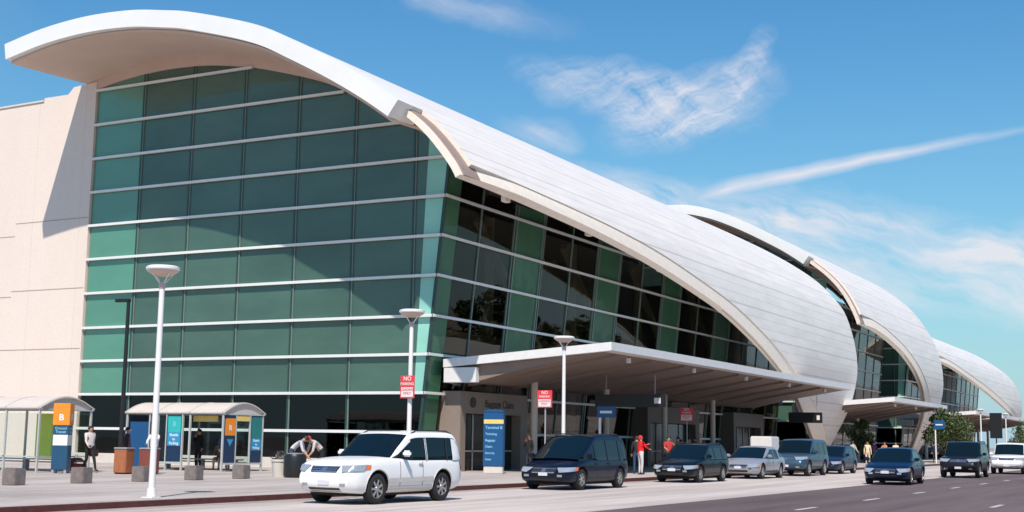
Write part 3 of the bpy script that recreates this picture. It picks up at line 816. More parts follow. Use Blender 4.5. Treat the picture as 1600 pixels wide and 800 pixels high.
def pan1(s, L, w, e):
    # long side, measured from the road end: y grows away from the road
    for y0, y1, kind in ((2.15, 2.95, 'ad'), (2.95, 3.9, 'gl'), (3.9, 5.0, 'blue')):
        if kind == 'ad':
            a = MB().box(-.03, .03, y0, y1, .35, e-.08).build('display_panel', M_NAVY, s)
            MB().box(-.037, -.032, y0+.05, y1-.05, 1.55, e-.12).build('cyan_field', M_CYAN, a)
            MB().box(-.037, -.032, y0+.05, y1-.05, 1.0, 1.549).build('blue_field', M_BLUE2, a)
            MB().lathe([(.17, -.045), (.2, -.045), (.2, -.038), (.17, -.038)], 20, (0, 0, 0), 'z')
            text_mesh('B', .3, M_PALEB, 'emblem', a, (-.04, (y0+y1)/2, 1.88), (0, -1, 0), (0, 0, 1), ext=.003)
            for q, tx in enumerate(('Shuttle', 'to', 'Parking')):
                text_mesh(tx, .17, M_WTXT, 'lettering', a, (-.04, (y0+y1)/2, 1.44-q*.17), (0, -1, 0), (0, 0, 1), ext=.003)
            for y in (y0-.05, y1+.01): MB().box(-.045, .045, y, y+.05, 0, e).build('frame_bar', M_SHFR, s)
            MB().box(-.04, .04, y0, y1, .27, .345).build('rail', M_SHFR, s)
        elif kind == 'gl':
            MB().box(-.012, .012, y0+.06, y1-.06, .35, e-.1).build('glass_pane', M_SHELTERGL, s)
            MB().box(-.035, .035, y0, y1, .27, .345).build('rail', M_SHFR, s)
        else:
            MB().box(-.02, .02, y0, y1, .05, e-.35).build('blue_panel', M_BLUE, s)
            MB().box(-.035, .035, y0, y0+.06, 0, e).build('frame_bar', M_SHFR, s)
    # far side wall in dark blue glass
    MB().box(0, w, L-.02, L+.02, .2, e-.1).build('blue_panel', M_NAVY, s)
    MB().box(.3, .34, .55, 1.85, e-.32, e-.08).build('yellow_board', M_YEL, s)
    # gable end towards the road
    a = MB().box(.08, .75, -.03, .01, .35, e-.06).build('display_panel', M_NAVY, s)
    MB().box(.10, .73, -.038, -.032, 1.45, e-.18).build('orange_field', M_ORANGE, a)
    text_mesh('B', .3, M_WTXT, 'emblem', a, (.42, -.04, 1.75), (1, 0, 0), (0, 0, 1), ext=.003)
    MB().prism([(.22, 1.3), (.62, 1.3), (.42, 1.0)], 'y', -.038, -.032).build('arrow_mark', M_BLUE2, a)
    a = MB().box(1.75, 2.42, -.03, .01, .35, e-.06).build('display_panel', M_NAVY, s)
    MB().box(1.77, 2.4, -.038, -.032, 1.35, e-.1).build('teal_field', mat('panel_teal', (.02, .20, .19), .45), a)
    MB().box(1.77, 2.4, -.038, -.032, .85, 1.345).build('blue_field', M_BLUE2, a)
    for q, tx in enumerate(('Shuttle', 'to', 'Parking')):
        text_mesh(tx, .14, M_WTXT, 'lettering', a, (2.08, -.041, 1.25-q*.15), (1, 0, 0), (0, 0, 1), ext=.003)
    for x in (.78, 1.68): MB().box(x-.03, x+.03, -.04, .03, .3, e).build('frame_bar', M_SHFR, s)
    MB().box(0.04, w-.04, -.035, .03, .27, .345).build('rail', M_SHFR, s)
    MB().box(.84, 1.62, -.01, .01, .35, e-.3).build('glass_pane', M_SHELTERGL, s)
    MB().box(.84, 1.62, -.04, -.012, e-.28, e-.08).build('yellow_board', M_YEL, s)
shelter((41.7, 35.5, .13), 5.2, 'glazed arched shelter with blue and cyan panels in front of the green glass', pan1)
def pan2(s, L, w, e):
    MB().box(1.45, 1.5, .9, 1.75, .5, e-.15).build('lime_board', mat('panel_lime', (.45, .62, .08), .5), s)
    MB().box(-.035, .035, 0, L, .55, .6).build('rail', M_SHFR, s)
    MB().box(0, w, -.03, .03, .55, .6).build('rail', M_SHFR, s)
shelter((34.6, 38.1, .13), 5.2, 'open arched shelter at the left edge behind the orange and blue totem', pan2)

# totem
t = root('totem_sign', (34.9, 37.2, .13), R(32)); tag(t, 'square totem with orange top over navy body and a white notice', 'totem')
for x in (-.22, .22):
    for y in (-.22, .22): MB().box(x-.04, x+.04, y-.04, y+.04, 0, .14).build('leg', M_GREYPOST, t)
bd = MB().box(-.28, .28, -.28, .28, .14, 1.72).build('body', mat('totem_navy', (.012, .07, .14), .45), t, bevel=.01)
tp = MB().box(-.30, .30, -.30, .30, 1.722, 2.52).build('top_box', M_ORANGE, t, bevel=.015)
for n_, (rr, uu_, o) in enumerate((((0, -1, 0), (0, 0, 1), Vector((-.285, 0, 0))), ((1, 0, 0), (0, 0, 1), Vector((0, -.285, 0))))):
    if n_ == 0: MB().box(-.288, -.283, -.26, .26, 1.0, 1.38).build('notice', M_SWHITE, bd)
    else: MB().box(-.26, .26, -.288, -.283, 1.0, 1.38).build('notice', M_SWHITE, bd)
    text_mesh('Ground\nTransit', .13, M_PALEB, 'lettering', bd, o*1.0+Vector((0, 0, 1.55)), rr, uu_, ext=.004)
    text_mesh('B', .32, M_WTXT, 'emblem', tp, o*1.06+Vector((0, 0, 2.0)), rr, uu_, ext=.004)

# concrete blocks
M_BLOCK = mat('block_concrete', (.20, .165, .15), .85, var=.25, scale=5, bump=.3)
def block():
    o = MB().box(-.225, .225, -.225, .225, 0, .46).build('concrete_block', M_BLOCK, bevel=.02)
    return tag(o, 'x', 'bollard', 'low square concrete blocks in a row')
B0 = block()
for i, (x, y, lab) in enumerate(((25.84, 29.3, 'leftmost low concrete block at the edge of the picture'), (28.3, 29.3, 'low concrete block in front of the walking man'),
                      (30.75, 29.3, 'low concrete block between the wooden bins and the near lamp'), (33.1, 29.3, 'low concrete block just right of the near white lamp'),
                      (35.45, 29.3, 'rightmost low concrete block before the glazed shelter'))):
    o = B0 if i == 0 else B0.copy()
    if i: COL.objects.link(o)
    o.location = (x, y, .13); o['label'] = lab; o.rotation_euler = (0, 0, R(8))
M_WOOD = mat('brown_wood', (.36, .12, .05), .6, var=.3, scale=4, stretch=(6, 6, 1))
M_WOOD2 = mat('dark_red_wood', (.20, .05, .035), .6, var=.3, scale=4, stretch=(6, 6, 1))
for x, y, mt, lab in ((36.0, 35.2, M_WOOD, 'orange brown wooden bin left of the black lamp post foot'), (36.55, 34.5, M_WOOD2, 'dark red wooden bin beside the blue shelter panel')):
    b = root('litter_bin', (x, y, .13), R(10)); tag(b, lab, 'bin', 'pair of wooden bins')
    MB().box(-.26, .26, -.26, .26, .05, .9).build('casing', mt, b, bevel=.015)
    MB().box(-.28, .28, -.28, .28, .902, .96).build('lid', M_GREYPOST, b, bevel=.015)
    MB().box(-.22, .22, -.22, .22, 0, .049).build('foot', M_BLACK, b)
b = root('planter', (38.3, 29.9, .13)); tag(b, 'pale stone planter tub between the shelter and the black bin', 'planter')
MB().lathe([(0, 0), (.24, 0), (.31, .55), (.34, .55), (.34, .62), (.27, .62), (.25, .5), (0, .5)], 16).build('tub', M_STONE, b, smooth=True)
mbp = MB()
for k in range(160):
    a, e_, r_ = random.uniform(0, 6.28), random.uniform(0, 1.4), random.uniform(.1, .34)
    c = Vector((math.cos(a)*math.cos(e_)*r_, math.sin(a)*math.cos(e_)*r_, .58+math.sin(e_)*r_))
    u = Vector([random.uniform(-1, 1) for _ in range(3)]).normalized()*.06; v = u.cross(Vector((.3, .7, .4))).normalized()*.04
    i = len(mbp.v); mbp.v += [tuple(c-u), tuple(c+v), tuple(c+u), tuple(c-v)]; mbp.face((i, i+1, i+2, i+3))
mbp.build('foliage', mat('grey_leaves', (.20, .17, .15), .7, var=.3), b, fix=False)
b = root('litter_bin', (38.0, 29.0, .13)); tag(b, 'round black litter bin in front of the stooping person', 'bin')
MB().lathe([(0, 0), (.36, 0), (.40, .1), (.40, .74), (.36, .82), (0, .82)], 20).build('drum', M_BLACK, b, smooth=True)
MB().lathe([(0, .83), (.30, .83), (.30, .86), (0, .87)], 20).build('lid', M_GREYPOST, b)

# white goods cart behind the silver car
c = root('goods_cart', (72.0, 22.4, .13)); tag(c, 'white box cart standing on the pavement behind the silver sedan', 'cart')
MB().box(-.75, .75, -.6, .6, .35, 1.85).build('box', M_WHITE, c, bevel=.05)
for x in (-.5, .5):
    for y in (-.45, .45): MB().lathe([(0, -.04), (.15, -.04), (.15, .04), (0, .04)], 14, (x, y, .15), 'y').build('wheel', M_BLACK, c)
MB().box(-.7, .7, -.5, .5, .22, .348).build('chassis', M_GREYPOST, c)
MB().tube([(.8, -.4, .4), (1.0, -.4, 1.1), (1.0, .4, 1.1), (.8, .4, .4)], .02, 8).build('handle', M_GREYPOST, c)

# ------------------------------------------------------------------ people
def clothes(n, c): return mat(n, c, .85, var=.1, scale=12)
SKIN = mat('skin', (.50, .26, .17), .55); SKIN2 = mat('skin_dark', (.22, .10, .06), .55)
HAIR = mat('hair_dark', (.02, .012, .008), .6); SHOE = mat('shoes', (.02, .018, .018), .5)
def person(loc, rz, label, shirt, pants, skin=SKIN, hair=HAIR, h=1.7, pose='stand', sleeves='long', hat=None, seated_z=0):
    g = h/1.74
    J = dict(pel=(0, 0, .96), sp=(0, 0, 1.12), ch=(0.01, 0, 1.32), nk=(0, 0, 1.50), hd=(.015, 0, 1.60), top=(.0, 0, 1.70))
    for s_, sg in (('l', 1), ('r', -1)):
        J['sh'+s_] = (0, .175*sg, 1.43); J['el'+s_] = (-.03, .23*sg, 1.15); J['wr'+s_] = (.06, .25*sg, .92); J['ha'+s_] = (.09, .25*sg, .84)
        J['hp'+s_] = (0, .10*sg, .90); J['kn'+s_] = (.03, .11*sg, .50); J['an'+s_] = (0, .115*sg, .09); J['to'+s_] = (.15, .13*sg, .04)
    def upd(**k): J.update(k)
    if pose == 'walk':
        upd(knl=(.17, .10, .52), anl=(.28, .11, .10), tol=(.42, .12, .07), knr=(-.03, -.10, .50), anr=(-.27, -.11, .13), tor=(-.13, -.12, .04),
            ell=(-.14, .24, 1.17), wrl=(-.10, .27, .93), hal=(-.07, .27, .85), elr=(.08, -.24, 1.17), wrr=(.24, -.24, 1.0), har=(.30, -.23, .95))
    if pose == 'bend':
        upd(sp=(.10, 0, 1.10), ch=(.27, 0, 1.22), nk=(.41, 0, 1.32), hd=(.50, 0, 1.35), top=(.58, 0, 1.41), shl=(.35, .18, 1.27), shr=(.35, -.18, 1.27),
            ell=(.44, .22, .92), elr=(.46, -.22, .92), wrl=(.60, .16, .72), wrr=(.62, -.16, .72), hal=(.67, .14, .67), har=(.69, -.14, .67))
    if pose == 'sit':
        upd(pel=(0, 0, .50), sp=(-.02, 0, .68), ch=(0, 0, .90), nk=(.02, 0, 1.07), hd=(.06, 0, 1.16), top=(.06, 0, 1.27), shl=(0, .175, 1.0), shr=(0, -.175, 1.0),
            ell=(.05, .23, .74), elr=(.05, -.23, .74), wrl=(.28, .18, .66), wrr=(.28, -.18, .66), hal=(.36, .16, .64), har=(.36, -.16, .64),
            hpl=(.03, .10, .48), hpr=(.03, -.10, .48), knl=(.45, .12, .50), knr=(.45, -.12, .50), anl=(.46, .12, .09), anr=(.44, -.12, .09), tol=(.61, .13, .04), tor=(.59, -.13, .04))
    if pose == 'reach':
        upd(ell=(.20, .22, 1.30), wrl=(.44, .18, 1.34), hal=(.52, .17, 1.36), elr=(.16, -.22, 1.22), wrr=(.36, -.14, 1.14), har=(.43, -.12, 1.12))
    if pose == 'phone':
        upd(elr=(.06, -.26, 1.16), wrr=(.10, -.18, 1.40), har=(.08, -.12, 1.50))
    names = list(J); idx = {n: i for i, n in enumerate(names)}
    ed = [('pel', 'sp'), ('sp', 'ch'), ('ch', 'nk'), ('nk', 'hd'), ('hd', 'top')]
    for s_ in 'lr': ed += [('ch', 'sh'+s_), ('sh'+s_, 'el'+s_), ('el'+s_, 'wr'+s_), ('wr'+s_, 'ha'+s_), ('pel', 'hp'+s_), ('hp'+s_, 'kn'+s_), ('kn'+s_, 'an'+s_), ('an'+s_, 'to'+s_)]
    rad = dict(pel=(.15, .13), sp=(.145, .11), ch=(.165, .12), nk=(.058, .06), hd=(.085, .10), top=(.062, .075))
    lr = dict(sh=.068, el=.047, wr=.03, ha=.036, hp=.098, kn=.062, an=.042, to=.038)
    me = bpy.data.meshes.new('body'); me.from_pydata([tuple(c*g for c in J[n]) for n in names], [(idx[a], idx[b_]) for a, b_ in ed], [])
    o = bpy.data.objects.new('body', me); COL.objects.link(o)
    o.modifiers.new('s', 'SKIN')
    sv = me.skin_vertices[0].data
    for n in names:
        rr = rad.get(n) or (lr[n[:2]],)*2
        sv[idx[n]].radius = (rr[0]*g, rr[1]*g)
    sv[idx['pel']].use_root = True
    q = o.modifiers.new('u', 'SUBSURF'); q.levels = 2; q.render_levels = 2
    dg = bpy.context.evaluated_depsgraph_get()
    m2 = bpy.data.meshes.new_from_object(o.evaluated_get(dg)); bpy.data.objects.remove(o)
    mats = [shirt, pants, skin, SHOE]
    m2.materials.clear()
    for k in mats: m2.materials.append(k)
    segs = []
    for a, b_ in ed:
        if b_ in ('hd', 'top') : k = 2
        elif a in ('hpl', 'hpr', 'knl', 'knr') or (a == 'pel' and b_[:2] == 'hp'): k = 1
        elif b_[:2] == 'to': k = 3
        elif b_[:2] == 'ha': k = 2
        elif b_[:2] == 'wr': k = 0 if sleeves == 'long' else 2
        else: k = 0
        segs.append((Vector(J[a])*g, Vector(J[b_])*g, k))
    def near(p):
        best = (9, 0)
        for a, b_, k in segs:
            d = b_-a; t = max(0, min(1, (p-a).dot(d)/d.length_squared)); e = (p-a-d*t).length
            if e < best[0]: best = (e, k)
        return best[1]
    for f in m2.polygons: f.material_index = near(f.center); f.use_smooth = True
    # fingers, nose and ears are welded into the same body mesh
    ex = MB()
    for s_, sg in (('l', 1), ('r', -1)):
        w_, h_ = Vector(J['wr'+s_])*g, Vector(J['ha'+s_])*g; d = (h_-w_).normalized(); side = d.cross(Vector((0, 0, 1)));
        if side.length < .2: side = Vector((1, 0, 0))
        side.normalize(); nrm = side.cross(d)
        for q_, (o_, ln_) in enumerate(((-.028, .060), (-.010, .072), (.010, .068), (.028, .052))):
            b0 = h_+side*o_; ex.tube([b0, b0+d*ln_*.55, b0+d*ln_*.95+nrm*.018], [.0095, .0085, .006], 6)
        ex.tube([w_+d*.03+side*.02, w_+d*.055+side*.052, w_+d*.09+side*.055+nrm*.01], [.011, .010, .007], 6)
    hd, tpv = Vector(J['hd'])*g, Vector(J['top'])*g; upd_ = (tpv-hd).normalized(); f_ = Vector((1, 0, 0))
    f_ = (f_-upd_*f_.dot(upd_)).normalized() if abs(upd_.x) < .9 else Vector((0, 0, -1))
    sd_ = upd_.cross(f_)
    ex.tube([hd+f_*.075+upd_*.035, hd+f_*.115+upd_*.005, hd+f_*.08-upd_*.0], [.010, .016, .010], 6)
    for sg in (-1, 1): ex.tube([hd+sd_*sg*.085+upd_*.03, hd+sd_*sg*.098+upd_*.01, hd+sd_*sg*.088-upd_*.015], [.012, .018, .010], 6)
    bm = bmesh.new(); bm.from_mesh(m2)
    vs = [bm.verts.new(v) for v in ex.v]
    for f in ex.f:
        nf = bm.faces.new([vs[i] for i in f]); nf.material_index = 2; nf.smooth = True
    bm.to_mesh(m2); bm.free()
    P_ = root('person', loc, rz); tag(P_, label, 'person')
    o = bpy.data.objects.new('body', m2); COL.objects.link(o); o.parent = P_
    # hair or cap
    hm = MB(); c0 = hd+upd_*.045-f_*.012
    def hp(u, v):
        th = u*2*math.pi; ph = v*1.75
        dr = (f_*math.cos(th)+sd_*math.sin(th))*math.sin(ph)+upd_*math.cos(ph)
        r_ = .112*g
        if dr.dot(f_) > .45 and dr.dot(upd_) < .42: r_ *= .72
        return c0+Vector((dr.x*r_, dr.y*r_, dr.z*r_))
    hm.grid(hp, 16, 8); hm.build('cap' if hat else 'hair', hat or hair, P_, smooth=True, angle=80)
    if hat: MB().prism([(-.07, -.01), (.07, -.01), (.06, .01), (-.06, .01)], 'x', 0, .09).build('peak', hat, P_).location = c0+f_*.09
    em = MB()
    for sg in (-1, 1): em.tube([hd+f_*.090+sd_*sg*.03+upd_*.03, hd+f_*.097+sd_*sg*.03+upd_*.03], .008, 6)
    em.tube([hd+f_*.088+sd_*.022-upd_*.035, hd+f_*.094-upd_*.037, hd+f_*.088-sd_*.022-upd_*.035], .004, 5)
    em.build('face', HAIR, P_)
    return P_
C = clothes
person((36.5, 37.45, .13), R(-100), 'man in pale grey shirt and black trousers walking past the open shelter', C('shirt_grey', (.62, .55, .53)), C('trousers_black', (.012, .012, .014)), h=1.72, pose='walk')
bg_ = root('handbag', (36.66, 37.40, .88)); tag(bg_, 'dark brown bag carried by the man in the grey shirt', 'bag')
MB().box(-.2, .2, -.07, .07, -.16, .1).build('bag_body', mat('bag_brown', (.06, .02, .015), .6), bg_, bevel=.03)
MB().tube([(-.12, 0, .1), (-.06, 0, .2), (.06, 0, .2), (.12, 0, .1)], .012, 6).build('handle', M_BLACK, bg_, smooth=True)
person((37.4, 35.1, .13), R(200), 'person in a white shirt standing behind the dark red wooden bin', C('shirt_white', (.66, .66, .68)), C('trousers_dark', (.02, .02, .03)), h=1.68, pose='reach')
person((37.15, 36.2, .13), R(-60), 'person in a dark maroon jacket beside the black lamp post', C('jacket_maroon', (.06, .02, .025)), C('trousers_dark', (.02, .02, .03)), h=1.7)
person((43.6, 38.4, .13), R(180), 'dark clothed person standing inside the glazed shelter', C('jacket_black', (.015, .015, .02)), C('trousers_dark', (.02, .02, .03)), h=1.7, pose='phone')
person((43.6, 37.2, .13), R(200), 'person in brown sitting on the bench inside the glazed shelter', C('coat_brown', (.16, .11, .09)), C('trousers_tan', (.30, .22, .17)), h=1.7, pose='sit')
person((42.9, 36.4, .13), R(250), 'person in a blue jacket seen through the end pane of the glazed shelter', C('jacket_blue', (.02, .09, .22)), C('trousers_maroon', (.07, .02, .03)), h=1.72)
person((38.75, 29.75, .13), R(-62), 'person in a white patterned shirt stooping over the black bin', C('shirt_pattern', (.60, .56, .58)), C('jeans', (.03, .06, .13)), h=1.72, pose='bend', sleeves='short')
person((39.75, 29.15, .13), R(150), 'person in a red and white cap leaning in beside the stooping one', C('shirt_pale', (.55, .48, .45)), C('trousers_black', (.012, .012, .014)), h=1.72, pose='bend', sleeves='short', hat=C('cap_red', (.55, .03, .03)))
person((54.7, 22.7, .13), R(-40), 'person in a bright red hooded top and white trousers on the kerb', C('top_red', (.75, .015, .02)), C('trousers_white', (.62, .56, .54)), h=1.72, pose='reach', hair=C('hood_red', (.75, .015, .02)))
person((57.1, 22.3, .13), R(-150), 'person in a red top leaning by the windscreen of the dark sedan', C('top_dark_red', (.40, .03, .03)), C('trousers_dark', (.02, .02, .03)), h=1.7, pose='reach', sleeves='short')
person((55.7, 23.3, .13), R(20), 'dark clothed person beside the one in the red hooded top', C('jacket_black', (.015, .015, .02)), C('jeans', (.03, .06, .13)), h=1.7)
for x, y, rz, lab, s_, p_, po in ((90.5, 22.0, -30, 'person in white by the foot of the nearest roof', (.62, .58, .55), (.5, .45, .42), 'walk'),
                         (96.5, 22.4, 200, 'person in a cream coat left of the dark blue sedan', (.68, .58, .38), (.60, .50, .36), 'stand'),
                         (103.0, 22.6, 160, 'person in an orange top behind the dark blue sedan bonnet', (.60, .22, .10), (.05, .04, .05), 'reach'),
                         (105.5, 22.3, 190, 'person in white walking behind the dark blue sedan', (.62, .60, .58), (.04, .04, .06), 'walk'),
                         (121.0, 22.2, 190, 'person in navy beside the post of the blue sign', (.02, .02, .06), (.03, .03, .05), 'stand'),
                         (64.0, 24.5, 120, 'person in khaki standing in shade behind the white cart', (.25, .22, .12), (.10, .08, .06), 'stand'),
                         (52.5, 24.5, 100, 'person in pale blue in shade behind the tail of the minivan', (.25, .32, .40), (.05, .05, .07), 'walk')):
    person((x, y, .13), R(rz), lab, C('cloth_'+lab[-12:], s_), C('cloth2_'+lab[-12:], p_), h=1.72, pose=po)
rp = random.Random(11)
LOOK = [('black coat', (.012, .012, .015)), ('olive jacket', (.06, .06, .03)), ('cream shirt', (.55, .48, .36)), ('dark green top', (.02, .07, .04)), ('pink blouse', (.50, .20, .22)),
        ('grey hoodie', (.16, .16, .17)), ('sky blue shirt', (.18, .30, .45)), ('brown jacket', (.12, .06, .03)), ('white shirt', (.62, .60, .58)), ('purple top', (.10, .03, .12)), ('tan coat', (.34, .24, .14))]
SPOT = [(53.2, 27.5, 'near the lettered portal'), (57.5, 26.2, 'left of the second portal'), (61.5, 27.4, 'in shade between two portals'), (67.5, 25.2, 'beyond the third red sign'), (71.0, 27.0, 'left of the darkened beige portal'),
        (76.5, 28.2, 'in the mouth of the darkened beige portal'), (80.5, 25.4, 'before the darkened beige portal'), (86.5, 27.0, 'under the far half of the long canopy'), (93.0, 28.2, 'before the deepest portal'), (110.0, 25.0, 'under the second canopy'), (116.0, 24.0, 'at the outer edge of the second canopy')]
for (x, y, where), (nm_, cl_) in zip(SPOT, LOOK):
    person((x, y, .13), rp.uniform(0, 6.28), 'person in '+('an ' if nm_[0] in 'aeo' else 'a ')+nm_+' '+where, C('cloth_'+nm_.replace(' ', '_'), cl_), C('cloth_dark', (.03, .03, .04)), h=rp.uniform(1.6, 1.8), pose=rp.choice(['stand', 'walk', 'walk', 'phone', 'reach']), skin=rp.choice([SKIN, SKIN2]))
    if x in (57.5, 67.5, 71.0, 80.5, 110.0):
        q = root('suitcase', (x+.5, y-.45, .13), rp.uniform(0, 3)); tag(q, 'upright suitcase beside the person in the '+nm_, 'suitcase')
        MB().box(-.2, .2, -.13, .13, .05, .66).build('shell', C('case_'+nm_.replace(' ', '_'), rp.choice([(.02, .02, .03), (.25, .02, .02), (.03, .06, .15)])), q, bevel=.03)
        MB().tube([(-.12, .1, .6), (-.12, .1, 1.0), (.12, .1, 1.0), (.12, .1, .6)], .012, 6).build('handle', M_GREYPOST, q, smooth=True)
b = root('suitcase', (37.35, 39.0, .13)); tag(b, 'maroon bag on the ground inside the open shelter', 'bag')
MB().prism([(-.45, 0), (.45, 0), (.38, .3), (.1, .52), (-.25, .48)], 'y', -.2, .2).build('bag_body', mat('bag_maroon', (.16, .01, .02), .7), b, bevel=.04)
MB().tube([(-.12, 0, .46), (-.05, 0, .62), (.05, 0, .62), (.1, 0, .46)], .012, 6).build('handle', M_BLACK, b, smooth=True)

# ------------------------------------------------------------------ vehicles
M_TYRE = mat('tyre_rubber', (.015, .015, .015), .85); M_RIM = mat('alloy_rim', (.50, .48, .47), .3, .8, var=.05)
M_UNDER = mat('car_underbody', (.012, .011, .011), .8)
M_CHROME = mat('chrome', (.62, .62, .63), .15, .9); M_HEAD = mat('headlamp_glass', (.50, .52, .54), .15, .5)
M_AMBER = mat('amber_lens', (.75, .18, .04), .25); M_TAIL = mat('tail_lens', (.35, .01, .01), .25)
M_PLATE = mat('number_plate', (.62, .62, .64), .5); M_TRIM = mat('black_trim', (.02, .02, .02), .5)
def carglass():
    mt = mat('car_window', (.004, .010, .014), .03, spec=.32); return mt
M_CARGL = carglass()
def paint(n, c, metal=.0, rough=.32, coat=.28): return mat(n, c, rough, metal, var=.02, coat=coat, spec=.18)
def make_car(label, paint_m, L=4.7, W=1.82, H=1.72, wb=2.7, fo=.93, Rw=.36, zb=.30, hood=None, cab=None, pillars=(), group=None, rails=False, cladding=None,
             grille='bars', nose_z=(.32, .92), pick=False, name='car', cat='car', rim=M_RIM, dark_d=True, side_strip=None):
    c = root(name); tag(c, label, cat, group)
    h2 = L/2; xf = h2-fo; xr = xf-wb
    hood_s = lambda x: smooth_tab(hood, x, .05)
    wt = [(-h2, .80), (-h2+.08, .90), (-h2+.3, .975), (-h2+.8, 1.0), (h2-1.2, 1.0), (h2-.6, .985), (h2-.28, .945), (h2-.1, .87), (h2, .76)]
    wf = lambda x: smooth_tab(wt, x, .06)*W/2
    bt = [(-h2, .42), (-h2+.12, zb+.02), (-h2+.5, zb-.04), (h2-.5, zb-.06), (h2-.12, zb-.02), (h2, nose_z[0]+.08)]
    zbf = lambda x: lerp_tab(bt, x)
    N_ = 56; mb = MB(); secs = []
    for i in range(N_+1):
        t = i/N_; x = -h2+L*(t if 0 < i < N_ else t); w = wf(x); z0 = zbf(x); z1 = hood_s(x); d = z1-z0
        half = [(0, z0), (.84*w, z0), (.95*w, z0+.06), (.99*w, z0+.3*d), (w, z0+.55*d), (.985*w, z0+.78*d), (.965*w, z1-.07), (.93*w, z1-.025), (.84*w, z1), (.45*w, z1+.018), (0, z1+.024)]
        loop = [(x, y, z) for y, z in half]+[(x, -y, z) for y, z in half[-2:0:-1]]
        secs.append(loop)
    n = len(secs[0]); mb.v = [p for s_ in secs for p in s_]
    for i in range(N_):
        for j in range(n): mb.face((i*n+j, i*n+(j+1) % n, (i+1)*n+(j+1) % n, (i+1)*n+j))
    mb.face(range(n)); mb.face([N_*n+j for j in reversed(range(n))])
    body = mb.build('body', [paint_m, M_UNDER], c, smooth=True, angle=50)
    # wheel arches cut out of the body
    cut_ = MB()
    for x in (xf, xr):
        for sg in (-1, 1):
            k = MB().lathe([(0, -.2), (Rw+.055, -.2), (Rw+.055, .2), (0, .2)], 30, (x, sg*(W/2-.06), Rw+.02), 'y'); cut_.merge(k)
    cut_.mi = [1]*len(cut_.f)
    co = cut_.build('cutter', [paint_m, M_UNDER])
    md = body.modifiers.new('b', 'BOOLEAN'); md.operation = 'DIFFERENCE'; md.object = co; md.solver = 'EXACT'
    dg = bpy.context.evaluated_depsgraph_get()
    bm_ = bpy.data.meshes.new_from_object(body.evaluated_get(dg)); body.modifiers.clear(); body.data = bm_; bpy.data.objects.remove(co)
    b2 = bmesh.new(); b2.from_mesh(bm_); bvh = BVHTree.FromBMesh(b2); b2.free()
    # cabin
    xb0, xb1, xt1, xt0, zbelt, wbelt, wroof = cab   # rear base, rear top, front top, front base
    def hgt(x):
        zr = H+.0
        tabh = [(xb0, zbelt+.0), (xb1, zr-.035), (xb1+.25, zr-.005), ((xb1+xt1)/2, zr), (xt1-.3, zr-.012), (xt1, zr-.055), (xt0, zbelt-.02)]
        return smooth_tab(tabh, x, .03) if xb0+.05 < x < xt0-.05 else lerp_tab(tabh, x)
    def wz(z): return W/2*(wbelt-(wbelt-wroof)*max(0, (z-zbelt)/(H-zbelt)))
    VC = .5
    def cp(x, v, off=0.0):
        """v in -1..1 across the cabin: |v|>VC is the side glass, below it the roof or screen"""
        h = hgt(x); a = abs(v); sg = 1 if v >= 0 else -1; r_ = min(.09, max(.01, (h-zbelt)*.5))
        plan = 1-.10*max(0, (x-xt1)/(xt0-xt1))**1.5*1.0-.04*max(0, (xb1-x)/max(.05, xb1-xb0))
        plan *= min(1.0, wf(x)/(W/2)+.015)
        if a > VC:
            t = (a-VC)/(1-VC); z = (h-r_*.75)*(1-t)+(zbelt-.07)*t; y = wz(z)*plan; return Vector((x, sg*(y+off), z))
        t = a/VC; e = max(0, (t-.86)/.14)
        y = (wz(h)-r_*.6)*plan*min(1, t/.86)+e*(wz(h-r_*.75)*plan-(wz(h)-r_*.6)*plan)
        z = h+.035*(1-t*t)*(W/1.8)-e*e*r_*.75
        crown_fade = 1
        return Vector((x, sg*(y+off*e), z+off))
    mb = MB()
    NX = 40
    mb.grid(lambda t, v: cp(xb0+(xt0-xb0)*t, v*2-1), NX, 36)
    k = len(mb.v); 
    mb.build('windows', M_CARGL, c, smooth=True, angle=60)
    def pan(x0, x1, v0, v1, nm, mt, nx=10, nv=8, off=.010, par=c):
        m_ = MB().grid(lambda t, v: cp(x0+(x1-x0)*t, v0+(v1-v0)*v, off), nx, nv)
        return m_.build(nm, mt, par, smooth=True, angle=70)
    roof = pan(xb1-.02, xt1+.02, -VC-.035, VC+.035, 'roof', paint_m, 20, 24)
    for sg in (-1, 1):
        pan(xt1-.02, xt0, sg*(VC-.055), sg*(VC+.09), 'pillar', paint_m, 12, 5, .012)
        pan(xb0, xb1+.02, sg*(VC-.05), sg*(VC+.06), 'pillar', paint_m, 8, 5, .012)
        for x0, x1, pm in pillars: pan(x0, x1, sg*(VC+.05), sg*1.0, 'pillar', paint_m if pm else M_TRIM, 3, 8, .012)
    if rails:
        for sg in (-1, 1):
            m_ = MB().tube([cp(xb1+.1+(xt1-xb1-.25)*q/8, sg*VC*.88)+Vector((0, 0, .05 if 0 < q < 8 else .0)) for q in range(9)], .018, 8)
            m_.build('roof_rail', M_TRIM, roof, smooth=True)
    def hit_(o_, d_):
        r_ = bvh.ray_cast(Vector(o_), Vector(d_).normalized()); return r_
    def patch(quad, d_, nm, mt, par=body, off=.008, nu=8, nv=4):
        """project a quad given near the body along d_ onto it and lay a thin fitted piece there"""
        A, B_, C_, D_ = [Vector(q) for q in quad]; d_ = Vector(d_).normalized()
        P = {}
        for i in range(nu+1):
            for j in range(nv+1):
                u, v = i/nu, j/nv
                p = (A*(1-u)+B_*u)*(1-v)+(D_*(1-u)+C_*u)*v
                h_ = hit_(p-d_*1.5, d_)
                P[i, j] = (h_[0]-d_*off) if h_[0] is not None and (h_[0]-p).length < 1.2 else None
        m_ = MB(); ok = {}
        for kk, p in P.items():
            if p is None: continue
            ok[kk] = len(m_.v); m_.v.append(tuple(p))
